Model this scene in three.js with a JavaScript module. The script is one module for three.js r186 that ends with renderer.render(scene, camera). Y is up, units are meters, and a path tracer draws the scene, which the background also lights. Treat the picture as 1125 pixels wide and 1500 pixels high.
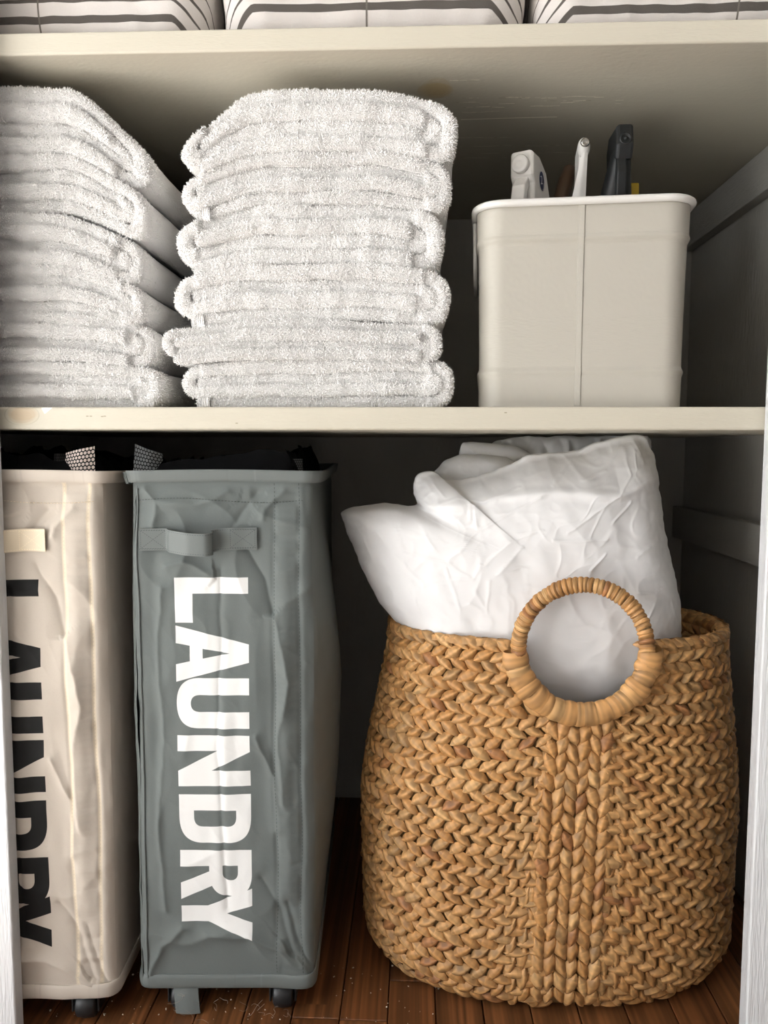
import * as THREE from 'three';
import { RoundedBoxGeometry } from 'three/addons/geometries/RoundedBoxGeometry.js';
import { mergeGeometries, mergeVertices } from 'three/addons/utils/BufferGeometryUtils.js';
import { RectAreaLightUniformsLib } from 'three/addons/lights/RectAreaLightUniformsLib.js';
import { ImprovedNoise } from 'three/addons/math/ImprovedNoise.js';

// ---------- camera, sky, light, exposure ----------
const scene = new THREE.Scene();
const D2R = Math.PI / 180;
const camera = new THREE.PerspectiveCamera(2 * Math.atan(750 / 1125) / D2R, 0.75, 0.02, 40);
camera.rotation.order = 'YXZ';
camera.position.set(0, 0.70, 0.855);
camera.rotation.set(-4.8 * D2R, 2.2 * D2R, 0.1 * D2R);
scene.add(camera);
const renderer = new THREE.WebGLRenderer({ antialias: true });
renderer.toneMapping = THREE.LinearToneMapping;
renderer.toneMappingExposure = 0.87;
renderer.shadowMap.enabled = true;
RectAreaLightUniformsLib.init();
scene.background = new THREE.Color().setRGB(1.6, 1.75, 1.95);
// the window that lights the closet (in the room's left wall, so its light comes across the opening)
const RX0 = -2.9, RX1 = 1.9, RZ1 = 3.6;
const WIN = { z0: 0.75, z1: 3.2, y0: 0.1, y1: 2.05 };
{
  const sky = new THREE.RectAreaLight(new THREE.Color().setRGB(0.97, 0.99, 1.0), 8.2, WIN.z1 - WIN.z0 - 0.12, WIN.y1 - WIN.y0 - 0.12);
  sky.name = 'window_daylight';
  sky.position.set(RX0 + 0.03, (WIN.y0 + WIN.y1) / 2, (WIN.z0 + WIN.z1) / 2);
  sky.lookAt(10, sky.position.y, sky.position.z);
  scene.add(sky);
}
// sun falling through that window onto the added reflector mat in the room
const sun = new THREE.DirectionalLight(new THREE.Color().setRGB(1, 0.985, 0.96), 60);
sun.name = 'sun'; sun.position.set(-5.2, 4.0, 3.0); sun.target.position.set(-0.7, 0, 1.0);
sun.castShadow = true; sun.shadow.camera.left = sun.shadow.camera.bottom = -4; sun.shadow.camera.right = sun.shadow.camera.top = 4; sun.shadow.camera.far = 12;
scene.add(sun, sun.target);

// ---------- helpers ----------
function rng(seed) { let a = seed >>> 0; return () => { a = (a + 0x6D2B79F5) | 0; let t = Math.imul(a ^ (a >>> 15), 1 | a); t = (t + Math.imul(t ^ (t >>> 7), 61 | t)) ^ t; return ((t ^ (t >>> 14)) >>> 0) / 4294967296; }; }
const PN = new ImprovedNoise();
const noise = (x, y = 0, z = 0) => PN.noise(x + 31.7, y + 17.3, z + 5.1);
const fbm = (x, y, z, o = 4) => { let s = 0, a = 1, n = 0; for (let i = 0; i < o; i++) { s += a * noise(x, y, z); n += a; a *= 0.5; x *= 2.03; y *= 2.03; z *= 2.03; } return s / n; };
const clamp = (x, a = 0, b = 1) => Math.min(b, Math.max(a, x));
const lerp = (a, b, t) => a + (b - a) * t;
const smooth = (a, b, x) => { const t = clamp((x - a) / (b - a)); return t * t * (3 - 2 * t); };
const used = {};
function numbered(n) { if (!(n in used)) { used[n] = 0; return n; } used[n]++; return n + '_' + String(used[n]).padStart(3, '0'); }
function part(name, geo, mat, parent) {
  const m = new THREE.Mesh(geo, mat); m.name = name; m.castShadow = m.receiveShadow = true;
  if (parent) parent.add(m); return m;
}
function thing(name, label, category, group, pos = [0, 0, 0]) {
  const g = new THREE.Group(); g.name = numbered(name); g.position.set(...pos);
  g.userData.label = label; g.userData.category = category; if (group) g.userData.group = group;
  scene.add(g); return g;
}
function structure(name, geo, mat, label, category) {
  const m = geo ? part(name, geo, mat) : new THREE.Group(); m.name = name;
  m.userData.kind = 'structure'; if (label) m.userData.label = label; if (category) m.userData.category = category;
  scene.add(m); return m;
}
// a grid surface: f(i/nu, j/nv) -> [x,y,z], uvf -> [u,v]
function grid(nu, nv, f, uvf, flip = false) {
  const P = [], U = [], I = [];
  for (let j = 0; j <= nv; j++) for (let i = 0; i <= nu; i++) { P.push(...f(i / nu, j / nv)); U.push(...(uvf ? uvf(i / nu, j / nv) : [i / nu, j / nv])); }
  for (let j = 0; j < nv; j++) for (let i = 0; i < nu; i++) {
    const a = j * (nu + 1) + i, b = a + 1, c = a + nu + 1, d = c + 1;
    if (flip) I.push(a, c, b, b, c, d); else I.push(a, b, c, b, d, c);
  }
  const g = new THREE.BufferGeometry();
  g.setAttribute('position', new THREE.Float32BufferAttribute(P, 3)); g.setAttribute('uv', new THREE.Float32BufferAttribute(U, 2)); g.setIndex(I); g.computeVertexNormals();
  return g;
}
// make normals agree along the seam of a grid closed in u
function weldU(g, nu, nv) {
  const n = g.attributes.normal;
  for (let j = 0; j <= nv; j++) {
    const a = j * (nu + 1), b = a + nu, v = new THREE.Vector3(n.getX(a) + n.getX(b), n.getY(a) + n.getY(b), n.getZ(a) + n.getZ(b)).normalize();
    n.setXYZ(a, v.x, v.y, v.z); n.setXYZ(b, v.x, v.y, v.z);
  }
  return g;
}
const box = (x0, x1, y0, y1, z0, z1, r = 0) => {
  const g = r ? new RoundedBoxGeometry(x1 - x0, y1 - y0, z1 - z0, 2, r) : new THREE.BoxGeometry(x1 - x0, y1 - y0, z1 - z0);
  g.translate((x0 + x1) / 2, (y0 + y1) / 2, (z0 + z1) / 2); return g;
};
const tube = (pts, r, seg = 40, rad = 8, closed = false) => new THREE.TubeGeometry(new THREE.CatmullRomCurve3(pts.map(p => new THREE.Vector3(...p)), closed), seg, r, rad, closed);
const plain = g => { const h = g.index ? g.toNonIndexed() : g; for (const k of Object.keys(h.attributes)) if (!['position', 'normal', 'uv'].includes(k)) h.deleteAttribute(k); return h; };
const merge = list => mergeGeometries(list.map(plain));
function dataTex(w, h, fn, srgb = true) {
  const d = new Uint8Array(w * h * 4);
  for (let j = 0; j < h; j++) for (let i = 0; i < w; i++) { const c = fn(i / w, j / h, i, j); const k = (j * w + i) * 4; d[k] = c[0]; d[k + 1] = c[1]; d[k + 2] = c[2]; d[k + 3] = 255; }
  const t = new THREE.DataTexture(d, w, h); t.magFilter = THREE.LinearFilter; t.minFilter = THREE.LinearMipmapLinearFilter; t.generateMipmaps = true;
  t.wrapS = t.wrapT = THREE.RepeatWrapping; if (srgb) t.colorSpace = THREE.SRGBColorSpace; t.needsUpdate = true; return t;
}
function canvasTex(w, h, draw) {
  const c = document.createElement('canvas'); c.width = w; c.height = h; draw(c.getContext('2d'), w, h);
  const t = new THREE.CanvasTexture(c); t.colorSpace = THREE.SRGBColorSpace; t.wrapS = t.wrapT = THREE.RepeatWrapping; return t;
}
const rep = (t, x, y) => { const c = t.clone(); c.repeat.set(x, y); c.needsUpdate = true; return c; };
const lin = (r, g, b) => new THREE.Color().setRGB(r, g, b);
const std = o => new THREE.MeshStandardMaterial({ roughness: 0.8, side: THREE.DoubleSide, ...o });
// tileable value noise textures
function tileNoise(n, cells, seed) {
  const r = rng(seed), g = Array.from({ length: cells * cells }, r);
  return (u, v) => { const x = u * cells, y = v * cells, i = Math.floor(x), j = Math.floor(y), fx = x - i, fy = y - j, s = t => t * t * (3 - 2 * t), at = (a, b) => g[((b % cells + cells) % cells) * cells + ((a % cells + cells) % cells)];
    return lerp(lerp(at(i, j), at(i + 1, j), s(fx)), lerp(at(i, j + 1), at(i + 1, j + 1), s(fx)), s(fy)); };
}

// ---------- textures and materials ----------
const nA = tileNoise(0, 16, 1), nB = tileNoise(0, 64, 2), nC = tileNoise(0, 128, 3);
const texFine = dataTex(512, 512, (u, v) => { const k = 255 * (0.3 * nA(u, v) + 0.35 * nB(u, v) + 0.35 * nC(u, v)); return [k, k, k]; }, false);
const texWeave = dataTex(256, 256, (u, v) => { const a = Math.sin(u * 64 * Math.PI * 2), b = Math.sin(v * 64 * Math.PI * 2), k = 128 + 50 * (a * b) + 60 * (nC(u, v) - 0.5); return [k, k, k]; }, false);
const texTerry = dataTex(512, 512, (() => { const a = tileNoise(0, 170, 11), b = tileNoise(0, 90, 12); return (u, v) => { const k = 255 * (0.6 * a(u, v) + 0.4 * b(u, v)); return [k, k, k]; }; })(), false);
const texGrain = dataTex(128, 512, (() => { const a = tileNoise(0, 24, 21), b = tileNoise(0, 8, 22), c = tileNoise(0, 60, 23); return (u, v) => { const s = 0.55 * a(u, v * 0.08) + 0.25 * b(u, v * 0.2) + 0.2 * c(u, v * 0.15); const k = clamp(150 + 150 * (s - 0.42), 60, 255); return [k, k * 0.985, k * 0.95]; }; })());
const texCane = dataTex(128, 128, (() => { const a = tileNoise(0, 20, 31), b = tileNoise(0, 7, 32), c = tileNoise(0, 12, 33); return (u, v) => { const s = 0.5 * a(u * 0.12, v) + 0.25 * b(u * 0.4, v) + 0.25 * c(u, v); const k = clamp(205 + 150 * (s - 0.5), 90, 255); return [k, k * 0.985, k * 0.955]; }; })());

const M = {
  trim: std({ color: lin(0.74, 0.75, 0.76), roughness: 0.55, bumpMap: rep(texFine, 1.5, 1.5), bumpScale: 0.0008 }),
  closetWall: std({ color: lin(0.50, 0.485, 0.445), roughness: 0.85, bumpMap: rep(texFine, 2, 2), bumpScale: 0.001 }),
  roomWall: std({ color: lin(0.42, 0.41, 0.40), roughness: 0.9 }),
  ceiling: std({ color: lin(0.75, 0.74, 0.72), roughness: 0.9 }),
  roomFloor: std({ color: lin(0.19, 0.085, 0.036), roughness: 0.45 }),
  windowFrame: std({ color: lin(0.8, 0.8, 0.8), roughness: 0.5 }),
  glass: new THREE.MeshPhysicalMaterial({ color: 0xffffff, roughness: 0.02, transmission: 1, thickness: 0, ior: 1.5 }),
};

// ---------- room and closet shell ----------
const XL = -0.615, XR = 0.515, ZB = -0.63, JL = -0.466, JR = 0.380, WT = 0.115, TOP = 2.45;
{
  structure('wall_back', box(XL - 0.05, XR + 0.05, -0.06, TOP, ZB - 0.05, ZB), M.closetWall, 'cream painted rear wall of the closet behind the shelves', 'wall');
  structure('wall_left', box(XL - 0.05, XL, -0.06, TOP, ZB, 0), M.closetWall, 'cream painted left side wall inside the closet', 'wall');
  structure('wall_right', box(XR, XR + 0.05, -0.06, TOP, ZB, 0), M.closetWall, 'cream painted right side wall inside the closet', 'wall');
  structure('ceiling', box(RX0 - 0.12, RX1 + 0.1, TOP, TOP + 0.08, ZB - 0.05, RZ1 + 0.1), M.ceiling, 'pale ceiling over room and closet', 'ceiling');
  const DH = 2.05;
  structure('wall_front', merge([box(RX0 - 0.12, XL, -0.06, TOP, -0.1, 0), box(XR, RX1 + 0.1, -0.06, TOP, -0.1, 0), box(XL, XR, DH + 0.02, TOP, -0.1, 0)]), M.roomWall, 'room wall around the closet opening', 'wall');
  structure('trim_1', box(XL - 0.03, JL, 0, DH, 0.0004, 0.019, 0.0025), M.trim, 'white painted casing beside the beige laundry hamper', 'casing');
  structure('trim_2', box(JR, XR + 0.03, 0, DH, 0.0004, 0.019, 0.0025), M.trim, 'white painted casing beside the woven basket', 'casing');
  structure('trim_3', box(XL - 0.03, XR + 0.03, DH, DH + 0.12, 0.0004, 0.019, 0.0025), M.trim, 'white painted head casing over the closet opening', 'casing');
  structure('wall_room_right', box(RX1, RX1 + 0.1, -0.06, TOP, 0, RZ1), M.roomWall, 'right wall of the room before the closet', 'wall');
  structure('wall_room_rear', box(RX0 - 0.12, RX1 + 0.1, -0.06, TOP, RZ1, RZ1 + 0.1), M.roomWall, 'room wall facing the closet', 'wall');
  structure('wall_room_left', merge([box(RX0 - 0.12, RX0, -0.06, TOP, 0, WIN.z0), box(RX0 - 0.12, RX0, -0.06, TOP, WIN.z1, RZ1), box(RX0 - 0.12, RX0, -0.06, WIN.y0, WIN.z0, WIN.z1), box(RX0 - 0.12, RX0, WIN.y1, TOP, WIN.z0, WIN.z1)]), M.roomWall, 'left wall of the room with the window', 'wall');
  const w = structure('window_1', null, null, 'white framed window in the left wall of the room', 'window');
  const f = 0.05, x0 = RX0 - 0.08, x1 = RX0 - 0.03, zm = (WIN.z0 + WIN.z1) / 2;
  part('window_frame', merge([box(x0, x1, WIN.y0, WIN.y1, WIN.z0, WIN.z0 + f), box(x0, x1, WIN.y0, WIN.y1, WIN.z1 - f, WIN.z1), box(x0, x1, WIN.y0, WIN.y0 + f, WIN.z0 + f, WIN.z1 - f), box(x0, x1, WIN.y1 - f, WIN.y1, WIN.z0 + f, WIN.z1 - f), box(x0, x1, WIN.y0 + f, WIN.y1 - f, zm - 0.02, zm + 0.02)]), M.windowFrame, w);
  for (const [a, b] of [[WIN.z0 + f, zm - 0.02], [zm + 0.02, WIN.z1 - f]]) part('pane', box(RX0 - 0.057, RX0 - 0.053, WIN.y0 + f, WIN.y1 - f, a, b), M.glass, w);
}
// floor: boards one by one where the photograph shows them, a plain slab beyond
{
  const fl = structure('floor', null, null, 'dark reddish brown wooden floor of the closet', 'floor');
  part('subfloor', box(RX0 - 0.12, RX1 + 0.1, -0.06, -0.0175, ZB - 0.05, RZ1 + 0.1), M.roomFloor, fl);
  part('room_boards', merge([box(RX0 - 0.12, -0.62, -0.0175, 0, -0.1, RZ1 + 0.1), box(0.572, RX1 + 0.1, -0.0175, 0, -0.1, RZ1 + 0.1), box(-0.62, 0.572, -0.0175, 0, 0.62, RZ1 + 0.1)]), M.roomFloor, fl).userData.kind = 'stuff';
  const r = rng(7), pw = 0.0593, mats = [];
  const tones = [[0.42, 0.165, 0.062], [0.35, 0.132, 0.048], [0.48, 0.195, 0.074], [0.39, 0.148, 0.054]];
  for (const t of tones) mats.push(std({ color: lin(...t), map: texGrain, roughness: 0.42, bumpMap: texGrain, bumpScale: 0.0006 }));
  for (let i = 0, x = -0.6215; x < 0.55; i++, x += pw) {
    const cut = -0.35 + r() * 0.75;
    for (const [a, b] of [[ZB, cut - 0.0006], [cut + 0.0006, 0.62]]) {
      const g = new RoundedBoxGeometry(pw - 0.0012, 0.0175, b - a, 1, 0.0012); g.translate(x + pw / 2, -0.00875, (a + b) / 2);
      const p = g.attributes.position, uv = g.attributes.uv, o = r();
      for (let k = 0; k < p.count; k++) uv.setXY(k, (p.getX(k) - x) / pw * 0.55 + o, p.getZ(k) / 0.9 + o * 3);
      part('floorboard', g, mats[Math.floor(r() * 4)], fl);
    }
  }
}

// ---------- shelves ----------
const S1B = 0.7195, S1T = 0.745, S2B = 1.1255, S2T = 1.149, SZ = -0.004;
function shelf(y0, y1, label, seed, marks, paint) {
  // one map: rows 0..0.62 of the picture are the underside, the strip above it the front edge
  const w = XR - XL, map = canvasTex(2048, 1536, (c, W, H) => {
    const r = rng(seed); c.fillStyle = paint; c.fillRect(0, 0, W, H);
    for (let i = 0; i < 2600; i++) { c.globalAlpha = 0.03 + 0.05 * r(); c.fillStyle = r() < 0.5 ? '#c4bca8' : '#e0d9c8'; c.fillRect(r() * W, r() * H, 30 + r() * 260, 1 + r() * 2.4); }
    c.globalAlpha = 1; marks(c, W, H, r);
  });
  const g = new RoundedBoxGeometry(w - 0.002, y1 - y0, SZ - ZB - 0.002, 3, 0.0025); g.translate((XL + XR) / 2, (y0 + y1) / 2, (SZ + ZB) / 2);
  const p = g.attributes.position, uv = g.attributes.uv, n = p.count / 6;
  for (let k = 0; k < p.count; k++) {
    const side = Math.floor(k / n), x = (p.getX(k) - XL) / w;
    if (side === 2 || side === 3) uv.setXY(k, x, 0.2 + 0.78 * (SZ - p.getZ(k)) / (SZ - ZB)); else uv.setXY(k, x, 0.02 + 0.13 * (p.getY(k) - y0) / (y1 - y0));
  }
  const m = part(numbered('closet_shelf'), g, std({ map, roughness: 0.5, bumpMap: rep(texFine, 3, 3), bumpScale: 0.00025 }));
  m.userData.label = label; m.userData.category = 'shelf'; scene.add(m); return m;
}
const shX = x => (x - XL) / (XR - XL) * 2048, shZ = z => 1536 * (1 - (0.2 + 0.78 * (SZ - z) / (SZ - ZB)));
shelf(S2B, S2T, 'cream painted upper shelf carrying the striped fabric bins', 5, (c, W, H, r) => {
  // water stain and peeling paint on the underside
  const sx = shX(0.0256), sy = shZ(-0.103);
  for (let i = 0; i < 7; i++) { c.globalAlpha = 0.11; c.fillStyle = '#b39a62'; c.beginPath(); c.ellipse(sx + (r() - 0.5) * 22, sy + (r() - 0.5) * 26, 22 + r() * 20, 28 + r() * 24, 0, 0, 7); c.fill(); }
  c.globalAlpha = 1; c.lineCap = 'round';
  const flake = (x0, x1, z, wob) => { let on = true; for (let x = x0; x < x1; x += 0.004) { if (r() < 0.22) on = !on; if (!on) continue; c.strokeStyle = r() < 0.8 ? '#f4eedd' : '#a59b85'; c.lineWidth = 0.8 + r() * 1.8; c.beginPath(); const zz = z + wob * (0.6 * noise(x * 25, z * 90) + 0.12 * (r() - 0.5)); c.moveTo(shX(x), shZ(zz)); c.lineTo(shX(x + 0.005 + r() * 0.006), shZ(zz + wob * 0.08 * (r() - 0.5))); c.stroke(); } };
  flake(0.05, 0.25, -0.137, 0.006); flake(0.09, 0.22, -0.127, 0.008); flake(0.06, 0.2, -0.15, 0.008); flake(0.08, 0.25, -0.143, 0.01); flake(0.02, 0.07, -0.08, 0.008); flake(0.06, 0.1, -0.165, 0.006);
  c.strokeStyle = '#fff9ea'; c.lineWidth = 3.5; c.beginPath(); c.moveTo(shX(0.06), shZ(-0.187)); c.lineTo(shX(0.11), shZ(-0.185)); c.lineTo(shX(0.182), shZ(-0.183)); c.stroke();
  c.globalAlpha = 0.7; for (let i = 0; i < 7; i++) flake(-0.15 + r() * 0.25, -0.05 + r() * 0.3, -0.12 - r() * 0.2, 0.006); c.globalAlpha = 1;
}, '#c5bfaf');
shelf(S1B, S1T, 'cream painted lower shelf carrying towels and the metal bin', 6, (c, W, H, r) => {
  const kx = shX(-0.444), ky = H * (1 - 0.105);
  for (let i = 0; i < 6; i++) { c.globalAlpha = 0.12; c.fillStyle = '#b39c78'; c.beginPath(); c.ellipse(kx + (r() - 0.5) * 10, ky + (r() - 0.5) * 40, 24 + r() * 9, 60 + r() * 30, 0, 0, 7); c.fill(); }
  c.globalAlpha = 0.35; c.strokeStyle = '#97917e'; c.lineWidth = 2; c.beginPath(); c.ellipse(kx, ky, 36, 90, 0, 0, 7); c.stroke();
  c.globalAlpha = 1; c.fillStyle = '#fffdf4'; c.beginPath(); c.moveTo(kx + 40, H * 0.85); c.lineTo(kx + 66, H * 0.85); c.lineTo(kx + 48, H * 0.89); c.fill();
  c.fillStyle = '#8f8871'; for (const [x, y] of [[-0.37, 0.1], [-0.366, 0.1], [-0.353, 0.098], [-0.35, 0.1], [0.1, 0.12], [-0.2, 0.06]]) c.fillRect(shX(x), H * (1 - y), 5, 8);
}, '#c5bfaf');
// cleats that carry the shelves along the side walls
{
  const cl = (x0, x1, y0, y1, label) => { const m = part(numbered('shelf_cleat'), box(x0, x1, y0, y1, ZB + 0.002, -0.02, 0.002), M.closetWall); m.userData.label = label; m.userData.category = 'cleat'; scene.add(m); };
  cl(XR - 0.02, XR, S2B - 0.062, S2B - 0.001, 'cream painted wooden cleat under the upper shelf on the right wall');
  cl(XL, XL + 0.02, S2B - 0.062, S2B - 0.001, 'cream painted wooden cleat under the upper shelf on the left wall');
  cl(XR - 0.02, XR, 0.53, 0.59, 'cream painted wooden cleat on the right wall below the lower shelf');
}
// pale floor mat added out of view to throw light up under the shelves
{
  const g = thing('added_rug', 'pale cream mat added out of view to bounce light under the shelves', 'added_rug', null, [-0.75, 0, 1.45]);
  part('pile', new RoundedBoxGeometry(3.0, 0.012, 2.1, 2, 0.005).translate(0, 0.0062, 0), std({ color: lin(0.72, 0.705, 0.68), roughness: 1, bumpMap: rep(texFine, 6, 6), bumpScale: 0.004 }), g);
}

// ---------- folded towels ----------
const MT = std({ color: lin(0.95, 0.935, 0.915), roughness: 1, bumpMap: rep(texTerry, 9, 9), bumpScale: 0.0009 });
const MTuft = std({ color: lin(0.965, 0.95, 0.93), roughness: 1 });
const tuftGeo = (() => { const g = new THREE.ConeGeometry(0.5, 1, 4, 2, true); g.translate(0, 0.5, 0); const p = g.attributes.position; for (let i = 0; i < p.count; i++) { const y = p.getY(i); p.setX(i, p.getX(i) + 0.5 * y * y); } g.computeVertexNormals(); return g; })();
// path of the cloth in the cross-section seen from the front: hem at the lower left, round the right end, over the top, round the left end and back inside
function towelPath(w, t) {
  const P = [], step = 0.0035, x0 = -w / 2, x1 = w / 2;
  const line = (ax, ay, bx, by, layer) => { const n = Math.max(2, Math.ceil(Math.hypot(bx - ax, by - ay) / step)); for (let i = 0; i < n; i++) P.push([lerp(ax, bx, i / n), lerp(ay, by, i / n), layer]); };
  const arc = (cx, cy, rx, ry, a0, a1, layer) => { const n = Math.max(6, Math.ceil(Math.abs(a1 - a0) * ry / (step * 0.7))); for (let i = 0; i < n; i++) { const a = lerp(a0, a1, i / n); const ca = Math.cos(a), sa = Math.sin(a), kk = layer === 1 ? Math.pow(Math.pow(Math.abs(ca), 2.8) + Math.pow(Math.abs(sa), 2.8), -1 / 2.8) : 1; P.push([cx + rx * ca * kk, cy + ry * sa * kk, layer]); } };
  const h = Math.PI / 2;
  line(x0 + 1.2 * t, 0.5 * t, x1 - 1.9 * t, 0.5 * t, 0);
  arc(x1 - 1.9 * t, 2 * t, 1.4 * t, 1.5 * t, -h, h, 1);
  line(x1 - 1.9 * t, 3.5 * t, x0 + 1.5 * t, 3.5 * t, 2);
  arc(x0 + 1.5 * t, 2.5 * t, 1.0 * t, 1.0 * t, h, 3 * h, 3);
  line(x0 + 1.5 * t, 1.5 * t, x1 - 2.3 * t, 1.5 * t, 4);
  arc(x1 - 2.3 * t, 2 * t, 1.0 * t, 0.5 * t, -h, h, 5);
  line(x1 - 2.3 * t, 2.5 * t, x0 + 1.3 * t, 2.5 * t, 6);
  P.push([x0 + 1.3 * t, 2.5 * t, 6]);
  return P;
}
function towel(o) {
  const { x, y, w, h, label, group, seed, bend = () => 0, turn = 0, depth = 0.31, z = -0.02, flip = false, tufts = 14000 } = o;
  const t = h / 4, P = towelPath(w, t), N = P.length, r = rng(seed), q = seed * 3.17;
  const g = thing('folded_towel', label, 'towel', group, [x, y, z]); g.rotation.y = turn;
  const th = t * 1.13, loop = [], NF = 8, NZ = 7;
  // loop around the cloth's thickness: along the outer side to the front, round the front edge, back along the inner side
  for (let i = 0; i < NZ; i++) loop.push([0.5, lerp(-depth, -th * 0.6, i / NZ)]);
  for (let i = 0; i <= NF; i++) { const a = Math.PI / 2 - Math.PI * i / NF; const sa = Math.sin(a), ca = Math.cos(a), kk = Math.pow(Math.pow(Math.abs(sa), 2.5) + Math.pow(Math.abs(ca), 2.5), -0.4); loop.push([0.5 * sa * kk, -th * 0.6 + th * 0.42 * ca * kk]); }
  for (let i = 1; i <= NZ; i++) loop.push([-0.5, lerp(-th * 0.6, -depth, i / NZ)]);
  loop.push([0, -depth - 0.004]);
  const K = loop.length, pos = [], uv = [], idx = [];
  let len = 0;
  for (let i = 0; i < N; i++) {
    const a = P[Math.max(0, i - 1)], b = P[Math.min(N - 1, i + 1)], dx = b[0] - a[0], dy = b[1] - a[1], l = Math.hypot(dx, dy) || 1;
    if (i) len += Math.hypot(P[i][0] - P[i - 1][0], P[i][1] - P[i - 1][1]);
    const nx = dy / l, ny = -dx / l;   // points outward along most of the wrap
    const taper = i < 3 ? [0.55, 0.85, 0.97][i] : i > N - 4 ? [0.97, 0.8, 0.45][i - (N - 3)] ?? 1 : 1;
    const ly = P[i][2], zo = 0.0035 * Math.sin(ly * 2.1 + q) + 0.004 * noise(len * 14, q, ly) + 0.0022 * noise(len * 55, q + 3, ly);
    for (let k = 0; k <= K; k++) {
      const [s, zz] = loop[k % K];
      const wob = 1 + 0.16 * noise(len * 22, zz * 12, q + 7) + 0.10 * noise(len * 70, zz * 30, q + 9);
      let px = P[i][0] + nx * s * th * taper * wob, py = P[i][1] + ny * s * th * taper * wob, pz = zz + zo * smooth(-0.09, 0, zz);
      py += (0.0035 * noise(px * 9, zz * 7, q) + 0.0018 * noise(px * 25, zz * 18, q + 4)) * smooth(0, 0.6, P[i][1] / h);
      px += 0.002 * noise(py * 40, zz * 9, q + 2);
      const f = Math.max(0.004, py / h); const ny2 = bend(px / (w / 2), f, zz);
      if (flip) px = -px;
      py = ny2;
      pos.push(px, py, pz); uv.push(len, (k / K) * depth * 2);
    }
  }
  const c = K + 1;
  for (let i = 0; i < N - 1; i++) for (let k = 0; k < K; k++) { const a = i * c + k, b = a + 1, d = a + c, e = d + 1; if (flip) idx.push(a, b, d, b, e, d); else idx.push(a, d, b, b, d, e); }
  for (const e of [0, N - 1]) { const o0 = e * c; for (let k = 1; k < K - 1; k++) { const tri = (e === 0) !== flip ? [o0, o0 + k, o0 + k + 1] : [o0, o0 + k + 1, o0 + k]; idx.push(...tri); } }
  const geo = new THREE.BufferGeometry(); geo.setAttribute('position', new THREE.Float32BufferAttribute(pos, 3)); geo.setAttribute('uv', new THREE.Float32BufferAttribute(uv, 2)); geo.setIndex(idx); geo.computeVertexNormals();
  part('cloth', geo, MT, g);
  // hem band sewn across the free edge
  const hemX = (flip ? -1 : 1) * (-w / 2 + 1.2 * t + 0.012);
  const hb = bend((flip ? -1 : 1) * hemX / (w / 2), 0.125, 0);
  part('hem', grid(10, 6, (u, v) => { const a = (v - 0.5) * Math.PI * 0.95; return [hemX + (u - 0.5) * 0.008 * (flip ? -1 : 1), Math.max(0.0006, hb + (th * 0.55) * Math.sin(a) + 0.0006 * Math.sin(u * 19)), -th * 0.6 + (th * 0.42 + 0.0014 + 0.0008 * Math.sin(u * 19)) * Math.cos(a)]; }, (u, v) => [u * 0.012, v * 0.02], flip), MT, g);
  // terry pile on the edges that face the room
  const G = geo.attributes.position, NN = geo.attributes.normal, cand = [];
  let acc = 0;
  const A = new THREE.Vector3(), B = new THREE.Vector3(), C = new THREE.Vector3(), E1 = new THREE.Vector3(), E2 = new THREE.Vector3();
  for (let f = 0; f < idx.length; f += 3) {
    A.fromBufferAttribute(G, idx[f]); if (A.z < -0.035) continue;
    B.fromBufferAttribute(G, idx[f + 1]); C.fromBufferAttribute(G, idx[f + 2]);
    const nz = NN.getZ(idx[f]), ny = NN.getY(idx[f]), nx = NN.getX(idx[f]); if (nz < 0.05 && ny < 0.2 && Math.abs(nx) < 0.5) continue;
    const ar = E1.subVectors(B, A).cross(E2.subVectors(C, A)).length() / 2; acc += ar * (0.4 + Math.max(0, nz)); cand.push([acc, f]);
  }
  const im = new THREE.InstancedMesh(tuftGeo, MTuft, tufts), m4 = new THREE.Matrix4(), qt = new THREE.Quaternion(), up = new THREE.Vector3(0, 1, 0), nrm = new THREE.Vector3(), sc = new THREE.Vector3(), q2 = new THREE.Quaternion();
  for (let i = 0; i < tufts; i++) {
    const v = r() * acc; let lo = 0, hi = cand.length - 1; while (lo < hi) { const mid = (lo + hi) >> 1; if (cand[mid][0] < v) lo = mid + 1; else hi = mid; }
    const f = cand[lo][1]; let a = r(), b = r(); if (a + b > 1) { a = 1 - a; b = 1 - b; }
    A.fromBufferAttribute(G, idx[f]); B.fromBufferAttribute(G, idx[f + 1]); C.fromBufferAttribute(G, idx[f + 2]);
    const p = A.clone().addScaledVector(E1.subVectors(B, A), a).addScaledVector(E2.subVectors(C, A), b);
    nrm.fromBufferAttribute(NN, idx[f]); nrm.x += (r() - 0.5) * 1.1; nrm.y += (r() - 0.5) * 1.1 - 0.15; nrm.z += (r() - 0.5) * 1.1; nrm.normalize();
    qt.setFromUnitVectors(up, nrm); q2.setFromAxisAngle(up, r() * 6.28); qt.multiply(q2);
    const L = 0.0016 + 0.0022 * r(); sc.set(0.0009 + 0.0005 * r(), L, 0.0009 + 0.0005 * r());
    p.addScaledVector(nrm, -0.0004); m4.compose(p, qt, sc); im.setMatrixAt(i, m4);
  }
  im.name = 'pile'; im.castShadow = im.receiveShadow = true; im.userData.kind = 'stuff'; im.userData.label = 'short white terry loops'; g.add(im);
  return g;
}
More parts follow.
